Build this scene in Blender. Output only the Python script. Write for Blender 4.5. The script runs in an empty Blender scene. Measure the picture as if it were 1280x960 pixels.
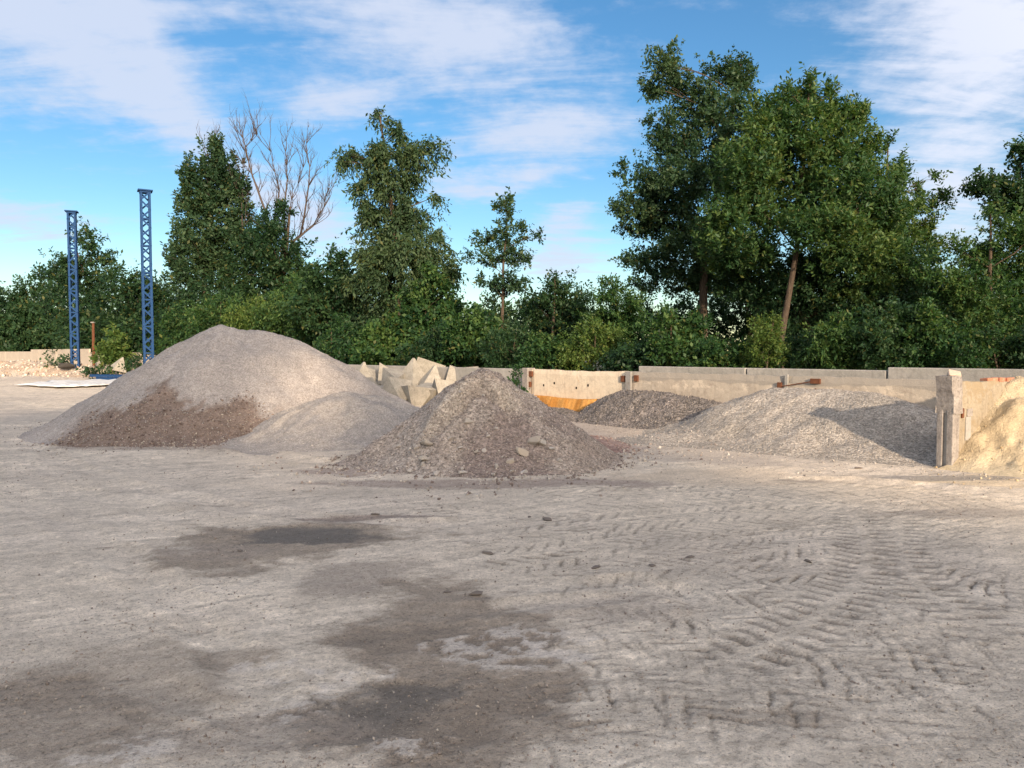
import bpy, math, random
import numpy as np
from mathutils import Vector, Matrix, Euler

random.seed(7)
R = math.radians
S = bpy.context.scene
COL = S.collection

# ------------------------------------------------------------------ camera
F = 925.0            # focal length in photo pixels (1280 wide)
EYE = 1.65
PITCH = math.atan(40.0 / F)      # horizon lies 40 px above the picture centre
cam_d = bpy.data.cameras.new('camera')
cam = bpy.data.objects.new('camera', cam_d)
COL.objects.link(cam)
cam_d.sensor_width = 36.0
cam_d.lens = 36.0 * F / 1280.0
cam_d.clip_start = 0.1
cam_d.clip_end = 6000
cam.location = (0, 0, EYE)
cam.rotation_euler = (R(90) - PITCH, 0, 0)
S.camera = cam

# ------------------------------------------------------------------ sun, sky, exposure
SUN_EL = R(15.5)
SUN_AZ = Vector((0.325, -0.945))               # towards the sun, in plan
SUN_DIR = Vector((SUN_AZ.x * math.cos(SUN_EL), SUN_AZ.y * math.cos(SUN_EL), math.sin(SUN_EL))).normalized()
sun_d = bpy.data.lights.new('sun', 'SUN')
sun_d.energy = 2.45
sun_d.angle = R(1.2)
sun_d.color = (1.0, 0.78, 0.56)
sun = bpy.data.objects.new('sun', sun_d)
COL.objects.link(sun)
sun.rotation_euler = (-SUN_DIR).to_track_quat('-Z', 'Y').to_euler()

S.view_settings.view_transform = 'Standard'
S.view_settings.look = 'None'
S.view_settings.gamma = 1.0
S.view_settings.exposure = 1.53
S.view_settings.use_curve_mapping = False

world = bpy.data.worlds.new('World')
S.world = world
world.use_nodes = True


def build_world():
    nt = world.node_tree
    nt.nodes.clear()
    N = nt.nodes.new
    L = nt.links.new

    def math_(op, a, b=None, c=None):
        n = N('ShaderNodeMath'); n.operation = op
        for i, v in enumerate((a, b, c)):
            if v is None: continue
            if isinstance(v, (int, float)): n.inputs[i].default_value = v
            else: L(v, n.inputs[i])
        return n.outputs[0]
    out = N('ShaderNodeOutputWorld'); bg = N('ShaderNodeBackground')
    bg.inputs['Strength'].default_value = 0.15
    L(bg.outputs[0], out.inputs[0])
    sky = N('ShaderNodeTexSky'); sky.sky_type = 'NISHITA'; sky.sun_disc = False
    sky.sun_elevation = SUN_EL
    sky.sun_rotation = math.atan2(SUN_AZ.x, SUN_AZ.y)
    sky.air_density = 1.0; sky.dust_density = 0.5; sky.ozone_density = 1.8; sky.altitude = 120
    tc = N('ShaderNodeTexCoord')
    sep = N('ShaderNodeSeparateXYZ'); L(tc.outputs['Generated'], sep.inputs[0])
    x, y, z = sep.outputs
    az = math_('ARCTAN2', x, y)
    el = math_('ARCSINE', z)
    # a flat layer of high cloud seen in perspective: direction / height
    zz = math_('MAXIMUM', math_('ADD', z, 0.16), 0.10)
    u = math_('DIVIDE', x, zz); v = math_('DIVIDE', y, zz)
    comb = N('ShaderNodeCombineXYZ'); L(u, comb.inputs[0]); L(v, comb.inputs[1])
    mp = N('ShaderNodeMapping'); L(comb.outputs[0], mp.inputs[0])
    mp.inputs['Rotation'].default_value = (0, 0, R(38)); mp.inputs['Scale'].default_value = (0.5, 1.9, 1)
    n1 = N('ShaderNodeTexNoise'); L(mp.outputs[0], n1.inputs['Vector'])
    n1.inputs['Scale'].default_value = 3.1; n1.inputs['Detail'].default_value = 9; n1.inputs['Roughness'].default_value = 0.62
    n1.inputs['Distortion'].default_value = 0.55
    n2 = N('ShaderNodeTexNoise'); L(comb.outputs[0], n2.inputs['Vector'])
    n2.inputs['Scale'].default_value = 0.75; n2.inputs['Detail'].default_value = 4; n2.inputs['Distortion'].default_value = 0.3
    n3 = N('ShaderNodeTexNoise'); L(comb.outputs[0], n3.inputs['Vector'])
    n3.inputs['Scale'].default_value = 13.0; n3.inputs['Detail'].default_value = 5; n3.inputs['Roughness'].default_value = 0.6
    # where the cloud banks stand in the sky: (azimuth, elevation, half-widths, tilt) in degrees
    banks = [(-33, 24, 9, 8.5, -25, 1.25), (4.2, 10.2, 2.6, 1.1, 8, .8), (-3.5, 12.3, 3.2, .9, -6, .6), (1.5, 13.2, 2.0, .7, 10, .5), (-27, 19.5, 5, 3, -35, 0.7), (-35, 8.5, 8, 1.5, -8, 0.85), (-22, 14, 6, 2.2, -38, .7),
             (-11, 25.5, 11, 6.5, -18, .75), (-13.5, 17.8, 4.5, 1.5, 6, .9), (-14.5, 9.5, 4.5, 3.0, -35, .85),
             (3, 16.0, 8.5, 3.4, 14, .8), (-1, 23.5, 8, 5, 20, .5), (4, 7.5, 4, 2.0, 0, .8), (1, 6, 7, 1.2, 0, .4),
             (29, 23, 7.5, 6, 25, .62), (33, 18.5, 5.5, 4.5, 20, .75), (30.5, 10, 5, 5, 0, .8), (16, 26, 6, 3, 10, .45)]
    tot = None
    for a, e, sa, se, t, k in banks:
        da = math_('SUBTRACT', az, R(a)); de = math_('SUBTRACT', el, R(e))
        ct, st = math.cos(R(t)), math.sin(R(t))
        p = math_('ADD', math_('MULTIPLY', da, ct / R(sa)), math_('MULTIPLY', de, st / R(sa)))
        q = math_('ADD', math_('MULTIPLY', da, -st / R(se)), math_('MULTIPLY', de, ct / R(se)))
        r2 = math_('ADD', math_('MULTIPLY', p, p), math_('MULTIPLY', q, q))
        g = math_('MULTIPLY', math_('EXPONENT', math_('MULTIPLY', r2, -1.0)), k)
        tot = g if tot is None else math_('ADD', tot, g)
    # the rest of the sky keeps the same mean cover
    away = math_('MULTIPLY', math_('GREATER_THAN', math_('ABSOLUTE', az), R(46)), 1.0)
    high = math_('GREATER_THAN', el, R(38))
    rest = math_('MULTIPLY', math_('MAXIMUM', away, high), math_('MULTIPLY', n2.outputs[0], 0.85))
    tot = math_('MINIMUM', math_('ADD', tot, rest), 1.15)
    d = math_('ADD', math_('MULTIPLY', tot, 0.62), math_('MULTIPLY', n1.outputs[0], 1.05))
    d = math_('ADD', d, math_('MULTIPLY', math_('SUBTRACT', n3.outputs[0], 0.5), 0.5))
    mr = N('ShaderNodeMapRange'); mr.interpolation_type = 'SMOOTHSTEP'
    L(d, mr.inputs[0]); mr.inputs[1].default_value = 0.64; mr.inputs[2].default_value = 1.20
    mr.inputs[3].default_value = 0.05; mr.inputs[4].default_value = 0.86
    mix = N('ShaderNodeMix'); mix.data_type = 'RGBA'
    L(mr.outputs[0], mix.inputs['Factor'])
    hsv = N('ShaderNodeHueSaturation'); L(sky.outputs[0], hsv.inputs['Color'])
    hsv.inputs['Saturation'].default_value = 1.36; hsv.inputs['Value'].default_value = 0.40
    L(hsv.outputs[0], mix.inputs['A'])
    # cloud brightened and warmed towards the sun, out of view, to fill the shaded yard
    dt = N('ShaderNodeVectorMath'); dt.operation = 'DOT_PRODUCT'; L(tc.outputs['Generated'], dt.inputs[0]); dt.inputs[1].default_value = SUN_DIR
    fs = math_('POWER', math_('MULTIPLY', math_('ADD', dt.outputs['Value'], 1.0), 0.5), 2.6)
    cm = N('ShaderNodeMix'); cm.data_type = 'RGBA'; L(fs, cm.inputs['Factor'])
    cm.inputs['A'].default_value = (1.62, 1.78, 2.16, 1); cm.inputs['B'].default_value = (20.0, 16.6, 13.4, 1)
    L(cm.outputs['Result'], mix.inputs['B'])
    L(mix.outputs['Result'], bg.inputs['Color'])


build_world()

# ------------------------------------------------------------------ geometry helpers
CP, SP = math.cos(PITCH), math.sin(PITCH)


def at(px, py, Y):
    """world point seen at photo pixel (px, py) at forward distance Y"""
    a = (px - 640.0) / F; b = (480.0 - py) / F
    fy = CP + b * SP; fz = b * CP - SP
    t = Y / fy
    return Vector((a * t, Y, EYE + fz * t))


def gp(px, py):
    """ground point seen at photo pixel"""
    a = (px - 640.0) / F; b = (480.0 - py) / F
    fy = CP + b * SP; fz = b * CP - SP
    t = -EYE / fz
    return Vector((a * t, fy * t, 0))


def hash3(ix, iy, iz, seed):
    n = (ix.astype(np.int64) * 374761393 + iy.astype(np.int64) * 668265263 + iz.astype(np.int64) * 2147483647 + seed * 974634777) & 0xFFFFFFFF
    n = ((n ^ (n >> 13)) * 1274126177) & 0xFFFFFFFF
    n = (n ^ (n >> 16)) & 0xFFFFFFFF
    return n.astype(np.float64) / 4294967295.0


def vnoise2(x, y, seed=0):
    x = np.asarray(x, float); y = np.asarray(y, float)
    ix = np.floor(x); iy = np.floor(y); fx = x - ix; fy = y - iy
    fx = fx * fx * (3 - 2 * fx); fy = fy * fy * (3 - 2 * fy)
    z = np.zeros_like(ix)
    a = hash3(ix, iy, z, seed); b = hash3(ix + 1, iy, z, seed); c = hash3(ix, iy + 1, z, seed); d = hash3(ix + 1, iy + 1, z, seed)
    return (a * (1 - fx) + b * fx) * (1 - fy) + (c * (1 - fx) + d * fx) * fy


def fbm(x, y, seed=0, octv=4, rough=0.5):
    s = 0; a = 1.0; t = 0
    for i in range(octv):
        s = s + a * vnoise2(x * 2 ** i + 13.7 * i, y * 2 ** i - 7.1 * i, seed + i); t += a; a *= rough
    return s / t


def vnoise3(p, seed=0):
    i = np.floor(p); f = p - i; f = f * f * (3 - 2 * f)
    r = 0
    for dx in (0, 1):
        for dy in (0, 1):
            for dz in (0, 1):
                w = (f[:, 0] if dx else 1 - f[:, 0]) * (f[:, 1] if dy else 1 - f[:, 1]) * (f[:, 2] if dz else 1 - f[:, 2])
                r = r + w * hash3(i[:, 0] + dx, i[:, 1] + dy, i[:, 2] + dz, seed)
    return r


def sstep(a, b, x):
    t = np.clip((x - a) / (b - a), 0, 1)
    return t * t * (3 - 2 * t)


def mesh_np(name, verts, faces, n=4, col=None, smooth=True):
    """mesh from arrays: faces is (k, n) of vertex indices, col an optional (v, 3) colour attribute"""
    me = bpy.data.meshes.new(name)
    verts = np.ascontiguousarray(verts, dtype=np.float32); faces = np.ascontiguousarray(faces, dtype=np.int32)
    me.vertices.add(len(verts)); me.vertices.foreach_set('co', verts.ravel())
    k = len(faces)
    me.loops.add(k * n); me.loops.foreach_set('vertex_index', faces.ravel())
    me.polygons.add(k); me.polygons.foreach_set('loop_start', np.arange(0, k * n, n, dtype=np.int32))
    if smooth: me.polygons.foreach_set('use_smooth', np.ones(k, dtype=bool))
    if col is not None:
        at_ = me.attributes.new('col', 'FLOAT_COLOR', 'POINT')
        c = np.ones((len(verts), 4), dtype=np.float32); c[:, :3] = col
        at_.data.foreach_set('color', c.ravel())
    me.update(calc_edges=True)
    return me


class MB:
    """collects boxes and tubes into ONE mesh"""
    def __init__(s): s.v = []; s.f = []

    def add(s, vs, fs):
        b = len(s.v); s.v += [tuple(v) for v in vs]; s.f += [tuple(i + b for i in f) for f in fs]; return s

    def box(s, c, d, M=None):
        x, y, z = d[0] / 2, d[1] / 2, d[2] / 2
        vs = [Vector((i * x, j * y, k * z)) for i in (-1, 1) for j in (-1, 1) for k in (-1, 1)]
        vs = [((M @ v) if M else v) + Vector(c) for v in vs]
        return s.add(vs, [(0, 1, 3, 2), (4, 6, 7, 5), (0, 4, 5, 1), (2, 3, 7, 6), (0, 2, 6, 4), (1, 5, 7, 3)])

    def tube(s, pts, rad, n=6):
        pts = [Vector(p) for p in pts]; rings = []
        up = Vector((0.31, 0.17, 0.93))
        for i, p in enumerate(pts):
            d = (pts[min(i + 1, len(pts) - 1)] - pts[max(i - 1, 0)])
            d = d.normalized() if d.length > 1e-9 else Vector((0, 0, 1))
            a = d.cross(up if abs(d.dot(up)) < .95 else Vector((1, 0, 0))).normalized(); b = d.cross(a)
            r = rad[i] if isinstance(rad, (list, tuple)) else rad
            rings.append([p + a * (math.cos(2 * math.pi * k / n) * r) + b * (math.sin(2 * math.pi * k / n) * r) for k in range(n)])
        vs = [v for rg in rings for v in rg]
        fs = [(i * n + k, i * n + (k + 1) % n, (i + 1) * n + (k + 1) % n, (i + 1) * n + k) for i in range(len(pts) - 1) for k in range(n)]
        fs += [tuple(range(n))[::-1], tuple(range((len(pts) - 1) * n, len(pts) * n))]
        return s.add(vs, fs)

    def mesh(s, name, smooth=False):
        me = bpy.data.meshes.new(name); me.from_pydata(s.v, [], s.f)
        if smooth: me.polygons.foreach_set('use_smooth', [True] * len(me.polygons))
        me.update(); return me

    def build(s, name, mat, parent=None, bevel=0, smooth=False):
        o = obj(name, s.mesh(name, smooth), mat, parent)
        if bevel:
            m = o.modifiers.new('bevel', 'BEVEL'); m.width = bevel; m.segments = 2; m.limit_method = 'ANGLE'
        return o


def obj(name, me, mat=None, parent=None):
    o = bpy.data.objects.new(name, me); COL.objects.link(o)
    if mat is not None and len(me.materials) == 0: me.materials.append(mat)
    if parent is not None: o.parent = parent
    return o


def tag(o, label=None, cat=None, group=None, kind=None):
    if label: o['label'] = label
    if cat:
        o['category'] = cat
        if not kind: o['kind'] = 'thing'
    if group: o['group'] = group
    if kind: o['kind'] = kind
    return o


def empty(name, loc, label, cat, group=None, rz=0):
    o = bpy.data.objects.new(name, None); COL.objects.link(o)
    o.location = loc; o.rotation_euler = (0, 0, rz); o.empty_display_size = 0.1
    return tag(o, label, cat, group)


# ------------------------------------------------------------------ materials
class NT:
    def __init__(s, name):
        s.m = bpy.data.materials.new(name); s.m.use_nodes = True
        s.t = s.m.node_tree; s.t.nodes.clear()
        s.out = s.n('ShaderNodeOutputMaterial')

    def n(s, typ, **kw):
        nd = s.t.nodes.new(typ)
        for k, v in kw.items():
            if hasattr(nd, k) and k not in ('inputs',): setattr(nd, k, v)
        return nd

    def l(s, a, b): s.t.links.new(a, b)

    def put(s, sock, v):
        if v is None: return
        if isinstance(v, bpy.types.NodeSocket): s.l(v, sock)
        else: sock.default_value = v

    def math(s, op, a, b=None, clamp=False):
        nd = s.n('ShaderNodeMath'); nd.operation = op; nd.use_clamp = clamp
        s.put(nd.inputs[0], a); s.put(nd.inputs[1], b); return nd.outputs[0]

    def coord(s): return s.n('ShaderNodeTexCoord').outputs['Object']

    def noise(s, scale, detail=4, rough=.55, dist=0, vec=None):
        nd = s.n('ShaderNodeTexNoise'); s.put(nd.inputs['Vector'], vec or s.coord())
        nd.inputs['Scale'].default_value = scale; nd.inputs['Detail'].default_value = detail
        nd.inputs['Roughness'].default_value = rough; nd.inputs['Distortion'].default_value = dist
        return nd.outputs['Fac']

    def voro(s, scale, feature='F1', vec=None):
        nd = s.n('ShaderNodeTexVoronoi'); nd.feature = feature; s.put(nd.inputs['Vector'], vec or s.coord())
        nd.inputs['Scale'].default_value = scale; return nd

    def ramp(s, fac, stops, interp='LINEAR'):
        nd = s.n('ShaderNodeValToRGB'); s.put(nd.inputs[0], fac); cr = nd.color_ramp; cr.interpolation = interp
        while len(cr.elements) < len(stops): cr.elements.new(0.5)
        for e, (p, c) in zip(cr.elements, stops):
            e.position = p; e.color = (c, c, c, 1) if isinstance(c, (int, float)) else (*c, 1)
        return nd.outputs[0]

    def mix(s, fac, a, b, mode='MIX'):
        nd = s.n('ShaderNodeMix'); nd.data_type = 'RGBA'; nd.blend_type = mode
        f = [i for i in nd.inputs if i.name == 'Factor'][0]
        A = [i for i in nd.inputs if i.name == 'A' and i.type == 'RGBA'][0]; B = [i for i in nd.inputs if i.name == 'B' and i.type == 'RGBA'][0]
        s.put(f, fac)
        for sock, v in ((A, a), (B, b)):
            if isinstance(v, tuple) and len(v) == 3: v = (*v, 1)
            if isinstance(v, (int, float)): v = (v, v, v, 1)
            s.put(sock, v)
        return [o for o in nd.outputs if o.type == 'RGBA'][0]

    def attr(s, name='col'):
        nd = s.n('ShaderNodeAttribute'); nd.attribute_name = name; return nd.outputs['Color']

    def bump(s, h, strength=.5, dist=.02, normal=None):
        nd = s.n('ShaderNodeBump'); s.put(nd.inputs['Height'], h)
        nd.inputs['Strength'].default_value = strength; nd.inputs['Distance'].default_value = dist
        s.put(nd.inputs['Normal'], normal); return nd.outputs[0]

    def bsdf(s, color, rough=.9, normal=None, metal=0.0, spec=.25):
        b = s.n('ShaderNodeBsdfPrincipled'); s.put(b.inputs['Base Color'], (*color, 1) if isinstance(color, tuple) and len(color) == 3 else color)
        s.put(b.inputs['Roughness'], rough); s.put(b.inputs['Normal'], normal); s.put(b.inputs['Metallic'], metal)
        b.inputs['Specular IOR Level'].default_value = spec
        s.l(b.outputs[0], s.out.inputs[0]); return s.m


def mat_ground():
    k = NT('dusty_yard_ground')
    c = k.attr()
    co = k.coord()
    f1 = k.noise(22, 7, .7, .3, co); f2 = k.noise(120, 4, .7, 0, co); g = k.voro(70, vec=co); g2 = k.voro(150, vec=co)
    crumb = k.ramp(k.noise(48, 5, .75, 0, co), [(.36, .5), (.46, 1.0), (.62, 1.0), (.75, 1.28)])
    c = k.mix(1.0, c, k.ramp(f1, [(.25, .74), (.75, 1.24)]), 'MULTIPLY')
    c = k.mix(1.0, c, k.ramp(f2, [(.2, .72), (.8, 1.22)]), 'MULTIPLY')
    c = k.mix(.9, c, k.mix(1.0, c, crumb, 'MULTIPLY'))
    peb = k.ramp(g.outputs['Color'], [(.0, .5), (.2, .92), (.85, 1.0), (1, 1.5)])
    c = k.mix(.5, c, k.mix(1.0, c, peb, 'MULTIPLY'))
    h = k.math('ADD', k.math('MULTIPLY', f1, 1.0), k.math('MULTIPLY', f2, .5))
    h = k.math('SUBTRACT', h, k.math('MULTIPLY', g.outputs['Distance'], .35))
    h = k.math('SUBTRACT', h, k.math('MULTIPLY', g2.outputs['Distance'], .25))
    return k.bsdf(c, k.ramp(k.attr(), [(.14, .62), (.30, .93)]), k.bump(h, .8, .020), spec=.22)


def mat_gravel(name, cell, var=.5, bump=.8, fine=.12):
    k = NT(name)
    c = k.attr()
    v = k.voro(cell); v2 = k.voro(cell * .55); f = k.noise(6, 4, .6)
    sep = k.n('ShaderNodeSeparateColor'); k.l(v.outputs['Color'], sep.inputs[0])
    sep2 = k.n('ShaderNodeSeparateColor'); k.l(v2.outputs['Color'], sep2.inputs[0])
    c = k.mix(1.0, c, k.ramp(sep.outputs[0], [(0, 1 - var), (.5, 1.0), (.88, 1 + var * .5), (1, 1 + var * 1.1)]), 'MULTIPLY')
    c = k.mix(1.0, c, k.ramp(sep2.outputs[1], [(0, 1 - var * .5), (.5, 1), (1, 1 + var * .45)]), 'MULTIPLY')
    c = k.mix(1.0, c, k.ramp(f, [(.25, .85), (.75, 1.12)]), 'MULTIPLY')
    h = k.math('SUBTRACT', 1.0, v.outputs['Distance'])
    h = k.math('ADD', h, k.math('MULTIPLY', k.math('SUBTRACT', 1.0, v2.outputs['Distance']), .8))
    return k.bsdf(c, .92, k.bump(h, bump, 1.1 / cell), spec=.15)


def mat_stone(name='stone_chips'):
    k = NT(name)
    c = k.mix(1.0, k.attr(), k.ramp(k.noise(60, 4, .6), [(.25, .75), (.75, 1.2)]), 'MULTIPLY')
    return k.bsdf(c, .9, k.bump(k.noise(120, 3), .4, .004), spec=.2)


def mat_concrete(name, base, dark, light, sc=1.0, stain=.5, rust=None, blotch=None, band=None):
    k = NT(name)
    co = k.coord()
    n1 = k.noise(1.7 * sc, 6, .62, .4, co); n2 = k.noise(9 * sc, 5, .65, 0, co); n3 = k.noise(70, 3, .6, 0, co)
    c = k.mix(k.ramp(n1, [(.38, 0), (.66, 1)]), base, light)
    c = k.mix(k.math('MULTIPLY', k.ramp(n2, [(.48, 0), (.72, 1)]), stain), c, dark)
    mp = k.n('ShaderNodeMapping'); k.l(co, mp.inputs[0]); mp.inputs['Scale'].default_value = (5, 5, .35)
    st = k.noise(2.6, 4, .6, .2, mp.outputs[0])
    c = k.mix(k.math('MULTIPLY', k.ramp(st, [(.5, 0), (.75, 1)]), stain * .8), c, dark)
    if rust: c = k.mix(k.ramp(k.noise(2.4, 5, .6, .5, co), [(.62, 0), (.72, .75)]), c, rust)
    if blotch:
        f = k.ramp(k.noise(2.3, 9, .68, .6, co), [(.52, 0), (.57, .85)])
        if band:
            sx = k.n('ShaderNodeSeparateXYZ'); k.l(co, sx.inputs[0])
            zz = k.math('ADD', sx.outputs[2], k.math('MULTIPLY', k.math('SUBTRACT', k.noise(1.3, 4, .6, 0, co), .5), .35))
            f = k.math('MULTIPLY', f, k.ramp(zz, [(band[0] - .05, .15), (band[0] + .05, 1), (band[1] - .03, 1), (band[1] + .04, 0)]))
            c = k.mix(k.ramp(zz, [(band[1] - .02, 0), (band[1] + .06, .8)]), c, (.30, .275, .24))
        c = k.mix(f, c, blotch)
    c = k.mix(1.0, c, k.ramp(n3, [(.2, .84), (.8, 1.13)]), 'MULTIPLY')
    pit = k.voro(38, vec=co).outputs['Distance']
    h = k.math('ADD', k.math('MULTIPLY', n2, .8), k.math('MULTIPLY', n3, .25))
    h = k.math('ADD', h, k.math('MULTIPLY', pit, .2))
    return k.bsdf(c, .9, k.bump(h, .6, .02), spec=.2)


def mat_metal(name, base, worn, rough=.55, amt=.5):
    k = NT(name)
    n = k.noise(7, 6, .65, .3)
    c = k.mix(k.ramp(n, [(.5, 0), (.7, amt)]), base, worn)
    c = k.mix(1.0, c, k.ramp(k.noise(45, 3), [(.2, .8), (.8, 1.15)]), 'MULTIPLY')
    return k.bsdf(c, rough, k.bump(k.noise(50, 4), .3, .004), spec=.35)


def mat_leaf(name, dark, mid, light, trans=.35):
    k = NT(name)
    sep = k.n('ShaderNodeSeparateColor'); k.l(k.attr(), sep.inputs[0])
    r, g, b = sep.outputs
    f = k.math('ADD', k.math('MULTIPLY', r, .45), k.math('MULTIPLY', g, .55))
    c = k.ramp(f, [(.12, dark), (.5, mid), (.9, light)])
    c = k.mix(k.ramp(b, [(.93, 0), (.97, .5)]), c, (.16, .14, .035))
    d = k.n('ShaderNodeBsdfPrincipled'); k.l(c, d.inputs['Base Color']); d.inputs['Roughness'].default_value = .55
    d.inputs['Specular IOR Level'].default_value = .3
    t = k.n('ShaderNodeBsdfTranslucent'); k.l(k.mix(1.0, c, (1.25, 1.3, .55), 'MULTIPLY'), t.inputs['Color'])
    mx = k.n('ShaderNodeMixShader'); mx.inputs[0].default_value = trans
    k.l(d.outputs[0], mx.inputs[1]); k.l(t.outputs[0], mx.inputs[2]); k.l(mx.outputs[0], k.out.inputs[0])
    return k.m


def mat_bark(name, a, b):
    k = NT(name)
    co = k.coord(); mp = k.n('ShaderNodeMapping'); k.l(co, mp.inputs[0]); mp.inputs['Scale'].default_value = (6, 6, 1.1)
    n = k.noise(3.5, 6, .65, .4, mp.outputs[0])
    return k.bsdf(k.mix(k.ramp(n, [(.3, 0), (.7, 1)]), a, b), .95, k.bump(n, .8, .04), spec=.1)


M_GROUND = mat_ground()
M_GRAV_FINE = mat_gravel('fine_grey_screenings', 60, .26, .5)
M_GRAV_MID = mat_gravel('mixed_crushed_stone', 44, .42, .7)
M_GRAV_DARK = mat_gravel('dark_crushed_granite', 34, .55, .9)
M_SAND = mat_gravel('yellow_sand', 60, .14, .5)
M_STONE = mat_stone()
M_CONC_WARM = mat_concrete('pale_weathered_concrete', (.60, .51, .39), (.32, .26, .20), (.68, .60, .47), 1.0, .40, rust=(.46, .27, .11))
M_CONC_PANEL = mat_concrete('sand_stained_concrete', (.29, .25, .185), (.16, .13, .095), (.34, .295, .225), 1.6, .65, blotch=(.27, .215, .14))
M_CONC_GREY = mat_concrete('grey_fence_concrete', (.30, .29, .265), (.17, .16, .145), (.38, .36, .33), 1.0, .45)
M_CONC_BLOTCH = mat_concrete('grey_concrete_peeling_wash', (.42, .365, .30), (.24, .20, .165), (.48, .425, .35), 1.0, .5, blotch=(.60, .52, .42), band=(.80, 1.0))
M_CONC_POST = mat_concrete('spalled_dark_concrete', (.26, .235, .215), (.11, .095, .085), (.36, .33, .30), 3.0, .7)
M_CONC_NEW = mat_concrete('cast_concrete', (.31, .29, .25), (.18, .168, .142), (.40, .375, .325), 2.2, .65)
M_FENCE_TAN = mat_concrete('tan_fence_concrete', (.48, .41, .33), (.30, .26, .21), (.55, .48, .39), .6, .35)
M_RUST = mat_metal('rusty_steel', (.12, .045, .022), (.22, .09, .04), .85, .8)
M_BLUE = mat_metal('blue_painted_steel', (.006, .046, .145), (.03, .035, .045), .8, .4)
M_STEEL = mat_metal('grey_steel', (.27, .26, .245), (.15, .10, .07), .7, .6)
M_DARK = NT('painted_hole_shade').bsdf((.02, .018, .016), .95)  # near-black colour on solid pieces, painting the shade inside lifting holes
M_BRICK = mat_metal('red_brick', (.42, .17, .10), (.50, .33, .25), .95, .7)
M_BARK = mat_bark('brown_bark', (.045, .033, .024), (.13, .10, .075))
M_BARK_PALE = mat_bark('pale_dead_wood', (.055, .043, .038), (.115, .092, .080))
M_BARK_RED = mat_bark('reddish_bark', (.045, .034, .026), (.110, .085, .064))
M_LEAF_ASH = mat_leaf('ash_leaves', (.016, .050, .022), (.044, .104, .034), (.130, .185, .050))
M_LEAF_OAK = mat_leaf('oak_leaves', (.018, .048, .026), (.038, .084, .040), (.082, .130, .058))
M_LEAF_WILLOW = mat_leaf('willow_leaves', (.022, .052, .026), (.046, .088, .040), (.095, .140, .062))
M_LEAF_SHRUB = mat_leaf('shrub_leaves', (.012, .042, .018), (.036, .092, .028), (.105, .170, .044))
M_LEAF_DARK = mat_leaf('dark_green_leaves', (.012, .036, .018), (.025, .066, .027), (.055, .104, .038))  # darker green, used on the dark trees, shrubs and thickets
M_LEAF_YELLOW = mat_leaf('yellow_green_leaves', (.028, .066, .018), (.070, .130, .030), (.155, .205, .050))


def mat_sheet():
    k = NT('white_plastic_sheet')
    n = k.noise(3, 5, .6, .5)
    return k.bsdf(k.mix(k.ramp(n, [(.45, 0), (.7, .6)]), (.72, .72, .70), (.42, .40, .37)), .55, k.bump(k.noise(14, 4), .5, .02), spec=.4)


M_SHEET = mat_sheet()

# ------------------------------------------------------------------ the ground
BW_A = Vector((0.55, 20.5, 0)); BW_B = Vector((7.4, 13.0, 0))       # foot of the bay's back wall
BW_D = (BW_B - BW_A).normalized(); BW_N = Vector((-BW_D.y, BW_D.x, 0))  # BW_N points away from the camera
if BW_N.y < 0: BW_N = -BW_N


def path_sd(x, y, pts):
    """arc length and signed offset of points from a polyline (nearest segment)"""
    best = np.full(x.shape, 1e9); S_ = np.zeros(x.shape); D_ = np.full(x.shape, 1e3)
    acc = 0.0
    for (ax, ay), (bx, by) in zip(pts[:-1], pts[1:]):
        dx, dy = bx - ax, by - ay; Ls = math.hypot(dx, dy); ux, uy = dx / Ls, dy / Ls
        t = np.clip((x - ax) * ux + (y - ay) * uy, 0, Ls)
        ex = x - ax - t * ux; ey = y - ay - t * uy
        d = np.hypot(ex, ey); m = d < best
        best[m] = d[m]; S_[m] = (acc + t)[m]; D_[m] = (d * np.sign(ux * ey - uy * ex))[m]
        acc += Ls
    return S_, D_, acc


def smooth_path(px, n=10):
    p = [gp(a, b) for a, b in px]
    out = []
    q = [p[0] * 2 - p[1]] + p + [p[-1] * 2 - p[-2]]
    for i in range(1, len(q) - 2):
        for k in range(n):
            t = k / n
            a, b, c, d = q[i - 1], q[i], q[i + 1], q[i + 2]
            v = 0.5 * ((2 * b) + (c - a) * t + (2 * a - 5 * b + 4 * c - d) * t * t + (3 * b - a - 3 * c + d) * t ** 3)
            out.append((v.x, v.y))
    out.append((p[-1].x, p[-1].y))
    return out


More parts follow.
